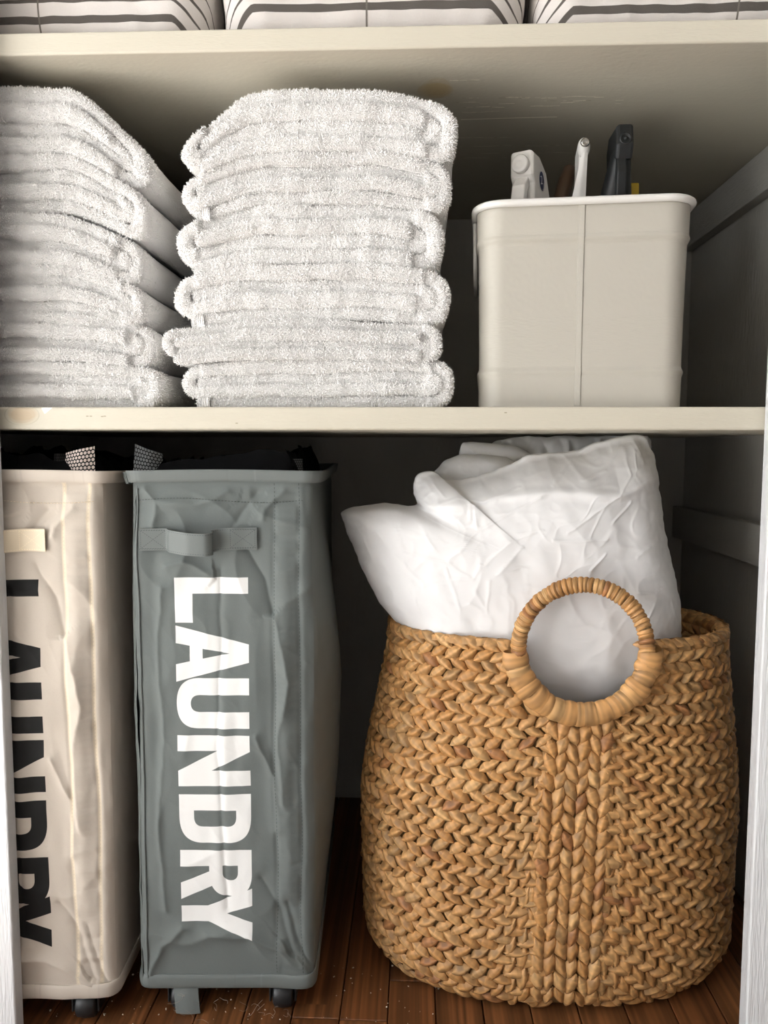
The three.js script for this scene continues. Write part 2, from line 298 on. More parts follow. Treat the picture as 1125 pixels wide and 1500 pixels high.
{
  const ord = ['topmost', 'second from the top', 'third from the top', 'third from the bottom', 'second from the bottom', 'bottom'];
  const ys = [1.0869, 1.0214, 0.9683, 0.9028, 0.8409, 0.7982, 0.7452], ends = [[-0.2599, 0.0446], [-0.2625, 0.0391], [-0.2699, 0.0305], [-0.2729, 0.0386], [-0.2857, 0.0292], [-0.2662, 0.0426]];
  for (let i = 5; i >= 0; i--) {
    const [a, b] = ends[i];
    // each towel lies between two sagging levels; the level above it is the next towel's underside
    const level = (j, u) => ys[j] - 0.7452 - (6 - j) / 6 * (0.024 * smooth(0.35, 1.05, Math.abs(u)) * (u < 0 ? 1.1 : 0.5) - 0.007 * (1 - u * u)) - (j ? 0 : 0.018 * smooth(0.5, 1, -u));
    towel({ x: (a + b) / 2, y: S1T, w: b - a, h: ys[i] - ys[i + 1], seed: 40 + i, z: -0.022 + [0.004, 0, -0.003, 0.002, 0.005, 0][i],
      bend: (u, f) => lerp(level(i + 1, u), level(i, u), f),
      label: `white folded terry towel, ${ord[i]} in the stack beside the metal bin`, group: 'towels stacked beside the metal bin' });
  }
  const yl = [1.1033, 1.0288, 0.9651, 0.9074, 0.8544, 0.7985, 0.7452], er = [-0.2983, -0.2997, -0.3088, -0.3064, -0.2983, -0.2891];
  for (let i = 5; i >= 0; i--) {
    const b = er[i], w = 0.258, fl = false;
    const level = (j, s) => yl[j] - 0.7452 - (6 - j) / 6 * (0.055 * smooth(0.2, 1.1, s) + 0.018 * smooth(0.2, 1, -s)) - (j ? 0 : 0.016 * smooth(0.4, 1, s));
    towel({ x: b - w / 2, y: S1T, w, h: yl[i] - yl[i + 1], seed: 60 + i, z: -0.02, depth: 0.36, flip: fl,
      bend: (u, f) => { const s = fl ? -u : u; return lerp(level(i + 1, s), level(i, s), f); },
      label: `white folded terry towel, ${ord[i]} in the stack above the beige hamper`, group: 'towels stacked above the beige hamper' });
  }
}

// ---------- metal bin with cleaning bottles ----------
// point on a rounded rectangle, p in 0..1 from the middle of the front, going right
function roundRect(hw, hd, r, p) {
  const L = [[hw - r, 0], [Math.PI / 2 * r, 1], [2 * (hd - r), 0], [Math.PI / 2 * r, 1], [2 * (hw - r), 0], [Math.PI / 2 * r, 1], [2 * (hd - r), 0], [Math.PI / 2 * r, 1], [hw - r, 0]];
  let s = ((p % 1) + 1) % 1 * L.reduce((a, b) => a + b[0], 0), i = 0;
  while (i < 8 && s > L[i][0]) { s -= L[i][0]; i++; }
  const a = s / r;
  switch (i) {
    case 0: return [s, hd, 0, 1];
    case 1: return [hw - r + r * Math.sin(a), hd - r + r * Math.cos(a), Math.sin(a), Math.cos(a)];
    case 2: return [hw, hd - r - s, 1, 0];
    case 3: return [hw - r + r * Math.cos(a), -hd + r - r * Math.sin(a), Math.cos(a), -Math.sin(a)];
    case 4: return [hw - r - s, -hd, 0, -1];
    case 5: return [-hw + r - r * Math.sin(a), -hd + r - r * Math.cos(a), -Math.sin(a), -Math.cos(a)];
    case 6: return [-hw, -hd + r + s, -1, 0];
    case 7: return [-hw + r - r * Math.cos(a), hd - r + r * Math.sin(a), -Math.cos(a), Math.sin(a)];
    default: return [-hw + r + s, hd, 0, 1];
  }
}
{
  const g = thing('storage_bin', 'cream enamelled metal bin with rolled white rim holding spray bottles', 'bin', null, [0.198, S1T, -0.145]); g.rotation.y = -0.085;
  const MB = std({ color: lin(0.43, 0.405, 0.35), roughness: 0.55, bumpMap: rep(texFine, 2, 2), bumpScale: 0.0003 });
  const MR = std({ color: lin(0.68, 0.665, 0.63), roughness: 0.4 });
  const H = 0.226, hw = 0.1145, hd = 0.115, r = 0.026, nu = 220, prof = [];
  const bead = (h, y) => { const d = (h - y) / 0.0035; return 0.0016 * Math.exp(-d * d) + 0.0008 * smooth(-1, 1, -d) * 0; };
  for (let i = 0; i <= 60; i++) prof.push([H * i / 60, 1]);
  for (const b of [0.0405, 0.1875]) for (let k = -4; k <= 4; k++) prof.push([b + k * 0.0018, 1]);
  prof.sort((a, b) => a[0] - b[0]);
  const off = h => bead(h, 0.0405) + bead(h, 0.1875) + 0.0012 * smooth(0.05, 0.0405, h) + 0.0016 * smooth(0.18, 0.19, h) + 0.004 * (h / H) - 0.0015;
  const nv = prof.length - 1;
  const body = weldU(grid(nu, nv, (u, v) => {
    const h = prof[Math.round(v * nv)][0]; let p = u; let [x, z, nx, nz] = roundRect(hw, hd, r, p);
    const o = off(h); return [x + nx * o, h, z + nz * o];
  }, (u, v) => [u, v * 0.3]), nu, nv);
  const inner = grid(nu, 1, (u, v) => { const [x, z, nx, nz] = roundRect(hw, hd, r, u); return [x - nx * 0.0008 + nx * 0.0025 * v, 0.003 + v * (H - 0.003), z - nz * 0.0008 + nz * 0.0025 * v]; }, null, true);
  part('body', merge([body, inner]), MB, g);
  const bt = new THREE.Shape(); for (let i = 0; i <= 80; i++) { const [x, z] = roundRect(hw, hd, r, i / 80); i ? bt.lineTo(x, z) : bt.moveTo(x, z); }
  const bg = new THREE.ExtrudeGeometry(bt, { depth: 0.003, bevelEnabled: false }); bg.rotateX(Math.PI / 2); bg.translate(0, 0.003, 0); part('base', bg, MB, g);
  const rimPts = []; for (let i = 0; i < 100; i++) { const [x, z, nx, nz] = roundRect(hw, hd, r, i / 100); rimPts.push([x + nx * 0.0062, H + 0.0005, z + nz * 0.0062]); }
  part('rim', tube(rimPts, 0.0042, 300, 10, true), MR, g);
  // lapped seam down the front: a thin folded lip
  part('seam', grid(5, nv, (u, v) => { const h = lerp(0.003, H - 0.003, v), k = [[-0.0070, 0.0000], [-0.0060, 0.0006], [-0.0004, 0.0008], [0, 0.0008], [0.0003, -0.0009], [0.0006, -0.0009]][Math.round(u * 5)]; return [k[0], h, hd + off(h) + k[1]]; }), MB, g);
  // carrying bail hanging at each side
  for (const s of [-1, 1]) part('handle', tube([[s * (hw + 0.0062), H - 0.006, 0.07], [s * (hw + 0.0062), H - 0.03, 0.066], [s * (hw + 0.0055), H - 0.066, 0.045], [s * (hw + 0.0055), H - 0.070, 0], [s * (hw + 0.0055), H - 0.066, -0.045], [s * (hw + 0.0062), H - 0.03, -0.066], [s * (hw + 0.0062), H - 0.006, -0.07]], 0.0026, 60, 8), MR, g);
}
// extruded side outline (drawn in z forward / y up), thickness across x
function slab(pts, th, bevel = 0.002) {
  const s = new THREE.Shape(pts.map(p => new THREE.Vector2(p[0], p[1])));
  const e = new THREE.ExtrudeGeometry(s, { depth: th - 2 * bevel, bevelEnabled: true, bevelSize: bevel, bevelThickness: bevel, bevelSegments: 3, curveSegments: 12 });
  e.translate(0, 0, -(th - 2 * bevel) / 2); e.rotateY(-Math.PI / 2); return e;   // outline x -> world z, thickness -> world x
}
const lathe = (pts, seg = 28) => new THREE.LatheGeometry(pts.map(p => new THREE.Vector2(p[0], p[1])), seg);
{
  const B0 = S1T + 0.0035, z = -0.145;
  const white = std({ color: lin(0.80, 0.785, 0.75), roughness: 0.4 }), brown = std({ color: lin(0.095, 0.055, 0.032), roughness: 0.3 }), black = std({ color: lin(0.016, 0.018, 0.019), roughness: 0.38 });
  const yellow = std({ color: lin(0.66, 0.45, 0.01), roughness: 0.4 }), chrome = std({ color: lin(0.6, 0.58, 0.55), roughness: 0.22, metalness: 1 }), clear = std({ color: lin(0.55, 0.56, 0.55), roughness: 0.3 }), orange = std({ color: lin(0.75, 0.33, 0.08), roughness: 0.5 });
  // 1 white sprayer, its head turned a little to the right, blue oval badge on its side
  let g = thing('spray_bottle', 'white trigger spray bottle with dark blue oval badge in the bin', 'bottle', null, [0.142, B0 + 0.0, -0.140]);
  g.rotation.y = -0.5;
  part('bottle_body', lathe([[0, 0], [0.024, 0], [0.026, 0.006], [0.026, 0.14], [0.026, 0.152], [0.023, 0.177], [0.015, 0.197], [0.0135, 0.218], [0, 0.218]]), white, g);
  const HU = [0, 0.017, 0];
  part('collar', lathe([[0, 0.196], [0.0165, 0.196], [0.0165, 0.214], [0, 0.214]]).translate(...HU), white, g);
  part('shroud', slab([[0.016, 0.212], [-0.03, 0.212], [-0.036, 0.232], [-0.034, 0.252], [-0.020, 0.276], [0.004, 0.288], [0.022, 0.288], [0.022, 0.266], [0.016, 0.258]], 0.03, 0.005).translate(...HU), white, g);
  const nz = lathe([[0, 0], [0.0105, 0], [0.0108, 0.012], [0.0095, 0.0135], [0.006, 0.0135], [0.0045, 0.0125], [0.003, 0.0135], [0, 0.0135]], 24); nz.rotateX(Math.PI / 2); nz.translate(0, 0.294, 0.021); part('nozzle', nz, white, g);
  part('trigger', slab([[0.020, 0.266], [0.034, 0.25], [0.040, 0.225], [0.036, 0.205], [0.031, 0.206], [0.033, 0.226], [0.027, 0.246], [0.016, 0.258]], 0.017, 0.002).translate(...HU), white, g);
  const badge = canvasTex(128, 192, (c, W, H) => { c.fillStyle = '#16264f'; c.fillRect(0, 0, W, H); c.strokeStyle = '#e9edf2'; c.lineWidth = 12; c.lineCap = 'round'; c.beginPath(); c.moveTo(40, 48); c.quadraticCurveTo(76, 40, 70, 72); c.quadraticCurveTo(62, 104, 40, 116); c.lineTo(74, 118); c.stroke(); c.lineWidth = 8; c.beginPath(); c.ellipse(64, 96, 54, 86, 0, 0.3, 1.6); c.stroke(); });
  const bd = new THREE.CircleGeometry(1, 28); bd.scale(0.0085, 0.0115, 1); bd.rotateY(Math.PI / 2); bd.rotateX(0.35); bd.translate(0.0154, 0.281, -0.004); part('badge', bd, std({ map: badge, roughness: 0.35 }), g).userData.label = 'dark blue oval badge';
  // 2 amber bottle with a slim white sprayer head
  g = thing('spray_bottle', 'amber bottle with slim white sprayer and chrome nozzle in the bin', 'bottle', null, [0.1985, B0, -0.150]);
  part('bottle_body', lathe([[0, 0], [0.020, 0], [0.022, 0.004], [0.022, 0.13], [0.020, 0.16], [0.014, 0.185], [0.0125, 0.21], [0, 0.21]]), brown, g);
  part('sprayer_neck', slab([[-0.012, 0.2], [0.012, 0.2], [0.012, 0.30], [0.016, 0.318], [0.006, 0.326], [-0.008, 0.318]], 0.008, 0.002).translate(0.0075, 0, 0), white, g);
  const wedge = grid(6, 10, (u, v) => { const hw = lerp(0.0125, 0.0036, Math.pow(v, 0.7)), x = (u - 0.5) * 2 * hw; return [x + lerp(0.000, 0.008, v), 0.232 + 0.078 * v, 0.026 - 0.35 * Math.abs(x) + 0.003 * v]; }); part('trigger', wedge, white, g);
  const nb = new THREE.SphereGeometry(0.0085, 24, 16); nb.scale(0.9, 1.4, 0.9); nb.translate(0.0085, 0.319, 0.018); part('nozzle_housing', nb, white, g);
  const nc = lathe([[0, 0], [0.0052, 0], [0.0056, 0.006], [0.004, 0.0075], [0.0022, 0.0065], [0, 0.0068]], 20); nc.rotateX(Math.PI / 2); nc.translate(0.0085, 0.3225, 0.0205); part('nozzle', nc, chrome, g).userData.label = 'chrome nozzle';
  const bt = lathe([[0, 0], [0.010, 0.002], [0.0105, 0.05], [0.0085, 0.066], [0, 0.068]], 20); bt.scale(0.95, 1.3, 0.95); bt.rotateX(-0.3); bt.rotateZ(-0.30); bt.translate(-0.0215, 0.235, -0.012); part('amber_tank', bt, brown, g).userData.label = 'dark amber tank';
  part('lever', tube([[-0.012, 0.245, 0.006], [-0.0135, 0.231, 0.014], [-0.014, 0.218, 0.016]], 0.0035, 16, 8), white, g);
  // 3 black sprayer
  g = thing('spray_bottle', 'tall black trigger sprayer standing highest in the bin', 'bottle', null, [0.2455, B0, -0.150]);
  part('bottle_body', lathe([[0, 0], [0.022, 0], [0.024, 0.005], [0.024, 0.15], [0.02, 0.18], [0.016, 0.2], [0.016, 0.215], [0, 0.215]]), black, g);
  const sh = (hwF, y0, y1) => grid(16, 18, (u, v) => { const a = u * Math.PI * 2, hw = lerp(0.031, 0.0108, Math.pow(v, 0.75)), hd = lerp(0.022, 0.015, v), cx = lerp(0.0015, 0.0085, v), cz = lerp(0, 0.012, v * v); const c = Math.cos(a), s = Math.sin(a), k = Math.pow(Math.pow(Math.abs(c), 3) + Math.pow(Math.abs(s), 3), -1 / 3); return [cx + hw * c * k, y0 + (y1 - y0) * v, cz + hd * s * k]; }, null, true);
  part('shroud', sh(0, 0.21, 0.315), black, g);
  part('nozzle_housing', slab([[-0.018, 0.306], [0.022, 0.306], [0.026, 0.318], [0.022, 0.338], [-0.012, 0.337], [-0.02, 0.322]], 0.021, 0.004).translate(0.0085, 0, 0.003), black, g);
  const n3 = lathe([[0, 0], [0.0075, 0], [0.0078, 0.006], [0.0055, 0.0075], [0.0045, 0.005], [0.0022, 0.005], [0.002, 0.0085], [0, 0.0085]], 22); n3.rotateX(Math.PI / 2); n3.translate(0.0085, 0.324, 0.0265); part('nozzle', n3, black, g);
  part('trigger', slab([[0.026, 0.303], [0.031, 0.285], [0.029, 0.262], [0.024, 0.246], [0.020, 0.248], [0.023, 0.268], [0.020, 0.30]], 0.012, 0.002).translate(0.0055, 0, 0), black, g);
  // 4 yellow cap behind it, and an orange one
  g = thing('spray_bottle', 'clear bottle with squared yellow cap beside the black sprayer', 'bottle', null, [0.279, B0, -0.178]);
  part('bottle_body', lathe([[0, 0], [0.014, 0], [0.015, 0.004], [0.015, 0.215], [0.011, 0.245], [0, 0.245]]), clear, g);
  part('cap', new RoundedBoxGeometry(0.017, 0.042, 0.017, 3, 0.002).translate(-0.001, 0.2685, 0), yellow, g).userData.label = 'yellow cap';
}

// ---------- striped fabric bins on the upper shelf ----------
{
  const mk = (x0, x1, seed, stripes, label, seam) => {
    const w = x1 - x0, H = 0.27, dp = 0.36, hw = w / 2, hd = dp / 2;
    const g = thing('fabric_bin', label, 'fabric bin', 'striped fabric bins on the upper shelf', [(x0 + x1) / 2, S2T, -0.03 - hd]);
    const per = 2 * (w + dp), map = canvasTex(2048, 1024, (c, W, Hh) => {
      const r = rng(seed); c.fillStyle = '#d2ccc7'; c.fillRect(0, 0, W, Hh);
      for (let i = 0; i < 9000; i++) { c.globalAlpha = 0.06 + 0.1 * r(); c.fillStyle = r() < 0.5 ? '#c4beb8' : '#e6e1dc'; c.fillRect(r() * W, r() * Hh, 1 + r() * 2, 3 + r() * 9); }
      c.globalAlpha = 1; c.fillStyle = '#57524d';
      // woven stripes: level across the front, slanting down round the corners where the cloth is folded under
      const X = s => ((s / per + 0.5) % 1) * W, Y = y => Hh * (1 - y / H);
      const cornerS = hw;
      const yat = (s, y) => { const d = Math.max(0, Math.abs(s) - (cornerS - 0.035)); return y - d * 0.62 - 2.2 * d * d; };
      for (const [y, t] of stripes) {
        c.beginPath(); let first = true;
        for (let s = -per / 2; s <= per / 2; s += 0.004) { const yy = yat(s, y) + 0.0006 * noise(s * 50, y * 90); first ? c.moveTo(X(s), Y(yy)) : c.lineTo(X(s), Y(yy)); first = false; }
        for (let s = per / 2; s >= -per / 2; s -= 0.004) c.lineTo(X(s), Y(yat(s, y) - t * (1 - 0.45 * smooth(cornerS - 0.03, cornerS + 0.01, Math.abs(s)))));
        c.closePath(); c.fill();
      }
      c.strokeStyle = '#6d6760'; c.lineWidth = 3; c.beginPath(); c.moveTo(X(seam), 0); c.lineTo(X(seam), Hh); c.stroke();
    });
    const nu = 240, nv = 70, q = seed * 1.3;
    const f = (u, v) => {
      let [x, z, nx, nz] = roundRect(hw, hd, 0.045, u - 0.5);
      let h = v * H; const under = 0.014 * Math.pow(1 - clamp(h / 0.022), 2);
      let o = -0.006 - under + 0.006 * Math.sin(clamp(v) * Math.PI) + 0.005 * fbm(u * 9, v * 5, q, 3) + 0.0025 * noise(u * 60, v * 9, q);
      o -= 0.006 * smooth(0.03, 0, Math.abs(Math.abs(x) - hw + 0.028)) * smooth(0.05, 0, h) * (nz > 0 ? 1 : 0);
      return [x + nx * o, h + 0.0006, z + nz * o];
    };
    const sh = weldU(grid(nu, nv, f, (u, v) => [u, v]), nu, nv);
    part('bin_body', sh, std({ map, roughness: 0.95, bumpMap: rep(texWeave, 8, 3), bumpScale: 0.0005 }), g);
    const plain1 = std({ color: lin(0.78, 0.75, 0.71), roughness: 0.95 });
    part('base_panel', grid(40, 2, (u, v) => { const p = f(u, 0); return [p[0] * v, 0.0006, p[2] * v]; }, null, true), plain1, g);
    part('hem', tube(Array.from({ length: 60 }, (_, i) => { const p = f(i / 60, 1); return p; }), 0.004, 180, 8, true), plain1, g);
  };
  const st = [];
  for (let k = 0; k < 7; k++) st.push([0.035 + k * 0.038, 0.0055]);
  mk(-0.57, -0.228, 3, [[0.031, 0.0075], [0.049, 0.004], [0.068, 0.006], [0.088, 0.004], ...st.slice(3)], 'white fabric bin with charcoal stripes above the towel stack, by the left wall', -0.025);
  mk(-0.224, 0.125, 8, [[0.0135, 0.0068], [0.039, 0.0085], [0.056, 0.004], [0.075, 0.006], ...st.slice(3)], 'white fabric bin with charcoal stripes between the other two bins', -0.005);
  mk(0.129, 0.475, 13, [[0.031, 0.0085], [0.048, 0.004], [0.067, 0.006], [0.087, 0.004], ...st.slice(3)], 'white fabric bin with charcoal stripes above the metal bin, by the right wall', 0.05);
}

// ---------- slim rolling laundry hampers ----------
// capitals drawn in a box 112 high, y up
const GLYPHS = {
  L: [64, p => p([[0, 0], [0, 112], [23, 112], [23, 27], [64, 27], [64, 0]])],
  A: [80, p => { p([[0, 0], [27, 112], [53, 112], [80, 0], [55, 0], [51, 21], [29, 21], [25, 0]]); p([[33, 41], [47, 41], [40, 82]]); }],
  U: [72, p => p([[0, 112], [0, 34], ['q', 0, 0, 36, 0], ['q', 72, 0, 72, 34], [72, 112], [48, 112], [48, 36], ['q', 48, 22, 36, 22], ['q', 24, 22, 24, 36], [24, 112]])],
  N: [75, p => p([[0, 0], [0, 112], [24, 112], [52, 52], [52, 112], [75, 112], [75, 0], [52, 0], [23, 61], [23, 0]])],
  D: [72, p => { p([[0, 0], [0, 112], [34, 112], ['q', 72, 112, 72, 76], [72, 36], ['q', 72, 0, 34, 0]]); p([[24, 23], [34, 23], ['q', 48, 23, 48, 38], [48, 74], ['q', 48, 89, 34, 89], [24, 89]]); }],
  R: [74, p => { p([[0, 0], [0, 112], [36, 112], ['q', 70, 112, 70, 79], ['q', 70, 57, 54, 49], [74, 0], [49, 0], [32, 45], [24, 45], [24, 0]]); p([[24, 66], [34, 66], ['q', 46, 66, 46, 78], ['q', 46, 90, 34, 90], [24, 90]]); }],
  Y: [76, p => p([[0, 112], [26, 112], [38, 72], [51, 112], [76, 112], [50, 42], [50, 0], [26, 0], [26, 42]])],
};
const WORD = [['L', 845], ['A', 913], ['U', 988], ['N', 1070], ['D', 1157], ['R', 1240], ['Y', 1298]];
const CREASES = [[[0.1847,0.6521],[0.1717,0.6369],[0.162,0.6265],[0.1595,0.6169]],[[0.1232,0.6047],[0.1364,0.6264],[0.1527,0.6472]],[[0.0193,0.6514],[0.0335,0.6363],[0.0288,0.6098]],[[0.0335,0.6363],[0.0786,0.6309],[0.1191,0.647]],[[0.1079,0.5563],[0.108,0.4623],[0.1021,0.354],[0.1054,0.2523],[0.1111,0.14]],[[0.1719,0.4999],[0.1898,0.4221],[0.1753,0.3553],[0.181,0.2709]],[[0.1992,0.0599],[0.1734,0.0847],[0.1375,0.1039],[0.0853,0.106]],[[0.1849,0.1463],[0.1994,0.0898],[0.216,0.0604]],[[0.0129,0.0544],[0.0273,0.0894],[0.0533,0.1122]],[[0.0376,0.5354],[0.0308,0.4531],[0.0367,0.353],[0.0277,0.2507],[0.0335,0.138]],[[0.1382,0.5847],[0.1619,0.5446],[0.1695,0.504]],[[0.0447,0.5598],[0.0627,0.5664],[0.0933,0.5537]],[[0.149,0.3548],[0.1715,0.3047],[0.1724,0.2366]],[[0.1535,0.1759],[0.178,0.133],[0.1901,0.0808]]];
const CSEG = CREASES.flatMap((l, n) => l.slice(1).map((b, i) => [l[i][0], l[i][1], b[0], b[1], n]));
function hamper(o) {
  const { pos, label, fabric, letter, stitch, seed, tape } = o;
  const g = thing('laundry_hamper', label, 'laundry hamper', null, pos); g.rotation.y = o.turn;
  const W = 0.216, DP = 0.40, H0 = 0.042, H1 = 0.664, r = 0.014, hw = W / 2, hd = DP / 2, q = seed * 2.3;
  const col = new THREE.Color(fabric), hex = '#' + col.getHexString();
  const fine = (c, w, h, rr, n = 14000) => { for (let i = 0; i < n; i++) { c.globalAlpha = 0.03 + 0.05 * rr(); c.fillStyle = rr() < 0.5 ? '#000' : '#fff'; c.fillRect(rr() * w, rr() * h, 1 + rr() * 3, 1); } c.globalAlpha = 1; };
  // perimeter: s in metres from the left edge of the front (0) to the right (W), then along the right side
  const PER = 2 * (W + DP);
  const shape = (s, v, extra = 0) => {
    // rounded box with creases and bulges
    let p = (s - hw) / PER; const k = roundRect(hw, hd, r, p); let [x, z, nx, nz] = k;
    const y = lerp(H0, H1, v), mid = Math.sin(Math.PI * clamp(v)), front = smooth(0.3, 0.9, nz), side = Math.abs(nx);
    const e = clamp((hd - z) / DP);                                         // 0 front edge .. 1 back edge
    let d = 0;
    d += side * (nx > 0 ? o.bulge : 0.001) * Math.sin(Math.PI * clamp(e * 1.6, 0, 1)) * Math.pow(mid, 1.3);
    d += front * (0.004 * mid * Math.sin(Math.PI * clamp(s / W)) + 0.0055 * fbm(s * 15, y * 7, q, 3) * mid);
    d += 0.004 * fbm(s * 10 + 3, y * 9, q + 5, 3) * mid * (1 - front * 0.5);
    const fold = (c0, a, w) => { const t = (s - c0 - 0.004 * noise(y * 9, c0 * 50, q)) / w; return a * Math.exp(-t * t); };
    d += front * mid * (fold(0.108, 0.0028, 0.012) - fold(0.030, 0.003, 0.010) + fold(0.172, -0.0020, 0.003) + fold(0.186, 0.0045, 0.010) + fold(0.203, -0.0020, 0.003));
    // sharp crumples near top and bottom corners
    const ridge = (n) => 1 - Math.abs(n) * 2.2;
    const cr = Math.max(0, ridge(noise(s * 11 + y * 5, y * 8 - s * 5, q + 1))); d += front * 0.0034 * cr * cr * cr * (0.35 + 0.65 * (smooth(0.62, 0.95, v) + smooth(0.3, 0.04, v))) * smooth(1.0, 0.955, v);
    const cr2 = Math.max(0, ridge(noise(s * 30, y * 22, q + 8))); d += 0.0005 * cr2 * cr2 * cr2 * mid;
    if (front > 0) { let c = 0; const xs = s + 0.002 * noise(s * 60, y * 40, q), ysn = y + 0.003 * noise(s * 40, y * 50, q + 3) + o.shift; for (const e of CSEG) { const ax = e[2] - e[0], ay = e[3] - e[1], t = clamp(((xs - e[0]) * ax + (ysn - e[1]) * ay) / (ax * ax + ay * ay)), dd = Math.hypot(xs - e[0] - t * ax, ysn - e[1] - t * ay); if (dd < 0.03) { const k = Math.exp(-dd / 0.0065) * (e[4] % 3 === 1 ? -0.8 : 1); if (Math.abs(k) > Math.abs(c)) c = k; } } d += front * 0.0046 * c * smooth(1, 0.97, v) * smooth(0, 0.02, v); }
    { const slv = smooth(0.006, 0, Math.abs(s - 0.188) - 0.010); d += front * slv * (0.002 * noise(y * 55, 3, q) + 0.0012 * noise(y * 120, 8, q)); }
    d += front * (-0.006) * smooth(0.86, 0.97, v) * smooth(1.0, 0.985, v) * 0.6;
    if (nx < -0.2) d -= 0.004 * smooth(0.7, 1, v);
    d += extra;
    return [x + nx * d, y + 0.0015 * Math.sin(s * 25) * smooth(0.9, 1, v), z + nz * d];
  };
  const s0 = 0.004, s1 = W + 0.004;
  // front panel with the printed word running down it
  const FW = 760, FH = 2048, front = canvasTex(FW, FH, (c) => {
    const rr = rng(seed); c.fillStyle = hex; c.fillRect(0, 0, FW, FH); fine(c, FW, FH, rr);
    const X = x => (x - s0) / (s1 - s0) * FW, Y = y => FH * (1 - (y - H0) / (H1 - H0));
    const kx = 0.000787 / (s1 - s0) * FW, ky = 0.000845 / (H1 - H0) * FH;
    c.fillStyle = letter;
    for (const [ch, top] of WORD) {
      c.beginPath();
      const P = (a, b) => [X(0.0535) + b * kx, Y(0.5475) + (top - 845 + a) * ky];
      GLYPHS[ch][1](list => list.forEach((v, i) => { if (v[0] === 'q') { const a = P(v[1], v[2]), b = P(v[3], v[4]); c.quadraticCurveTo(a[0], a[1], b[0], b[1]); } else { const a = P(v[0], v[1]); i ? c.lineTo(a[0], a[1]) : c.moveTo(a[0], a[1]); } if (i === list.length - 1) c.closePath(); }));
      c.fill('evenodd');
    }
    c.strokeStyle = stitch; c.lineWidth = 2.4; c.setLineDash([9, 6]);
    for (const x of [0.173, 0.203]) { c.beginPath(); for (let y = H1; y > H0 + 0.01; y -= 0.01) { const xx = X(x + 0.004 * noise(y * 9, x * 50, q)); y === H1 ? c.moveTo(xx, Y(y)) : c.lineTo(xx, Y(y)); } c.stroke(); }
    c.setLineDash([]);
    if (tape) { c.globalAlpha = 0.45; c.strokeStyle = tape; c.lineWidth = 17; for (const x of [0.173, 0.203]) { c.beginPath(); for (let y = H1; y > H0; y -= 0.01) { const xx = X(x + 0.004 * noise(y * 9, x * 50, q)); y === H1 ? c.moveTo(xx, Y(y)) : c.lineTo(xx, Y(y)); } c.stroke(); } c.globalAlpha = 1; }
  });
  const bump = rep(texWeave, 3, 8);
  const MF = new THREE.MeshPhysicalMaterial({ map: front, roughness: 0.7, specularIntensity: 0.5, side: THREE.DoubleSide, bumpMap: bump, bumpScale: 0.0002 });
  const MS = std({ color: col, roughness: 0.62, bumpMap: rep(texWeave, 8, 8), bumpScale: 0.0002 });
  const nf = 120, nv = 300;
  part('front_panel', grid(nf, nv, (u, v) => shape(lerp(s0, s1, u), v), (u, v) => [u, v]), MF, g);
  part('right_side_panel', grid(90, 160, (u, v) => shape(lerp(s1, W + DP - 0.004, u), v), (u, v) => [u * 0.4, v * 0.6]), MS, g);
  part('rear_panel', grid(40, 60, (u, v) => shape(lerp(W + DP - 0.004, 2 * W + DP, u), v), (u, v) => [u * 0.2, v * 0.6]), MS, g);
  part('left_side_panel', grid(90, 160, (u, v) => shape(lerp(2 * W + DP, PER + s0, u), v), (u, v) => [u * 0.4, v * 0.6]), MS, g);
  // piping along the front edge and its seam
  const pip = []; for (let i = 0; i <= 40; i++) { const p = shape(0.010, 0.01 + 0.97 * i / 40, 0.0006); pip.push(p); }
  part('piping', tube(pip, 0.0014, 160, 6), MS, g);
  // bound bands round the bottom and the top
  const band = (vA, vB, ex, th, name, sag) => {
    const n = 220, ring = [[0, 0], [0, 0.5], [0, 1], [1, 1], [1, 0.5], [1, 0]];
    const f = (u, w) => {
      const k = w * 6, i = Math.min(5, Math.floor(k)), t = k - i, a = ring[i], b = ring[(i + 1) % 6], rad = lerp(a[0], b[0], t), hh = lerp(a[1], b[1], t);
      const s = u * PER, c = roundRect(hw, hd, r, (s - hw) / PER), p = shape(((s % PER) + PER) % PER, name === 'top_hem' ? 0.995 : 0.0), y = lerp(vA, vB, hh) + sag(s, c);
      const o = ex(s, c, hh) + th * (rad - 1) + (name === 'top_hem' ? 0.0012 * Math.sin(hh * Math.PI) : 0.0010 * Math.sin(hh * Math.PI));
      return [p[0] + c[2] * o, y, p[2] + c[3] * o];
    };
    const mp = canvasTex(2048, 64, (c, w, h) => { const rr = rng(seed + 9); c.fillStyle = hex; c.fillRect(0, 0, w, h); fine(c, w, h, rr, 1500); c.strokeStyle = stitch; c.lineWidth = 3; c.setLineDash([5, 4]); c.beginPath(); c.moveTo(0, name === 'top_hem' ? h * 0.99 : h * 0.72); c.lineTo(w, name === 'top_hem' ? h * 0.99 : h * 0.72); c.stroke(); });
    return part(name, weldU(grid(n, 12, f, (u, w) => [u, w * 6 < 1 ? 0.01 : (w * 6 < 2.0 ? clamp(w * 3) : 0.2)], true), n, 12), std({ map: mp, roughness: 0.6 }), g);
  };
  band(0.036, 0.053, () => 0.0022, 0.0032, 'bottom_band', () => 0);
  band(0.6585, 0.6725, (s, c, hh) => 0.0022 + 0.006 * Math.abs(c[2]) + 0.0035 * hh * hh, 0.0036, 'top_hem', (s, c) => 0.0018 * Math.sin(s / W * 3.1) + 0.004 * Math.max(0, -c[2]) * 0);
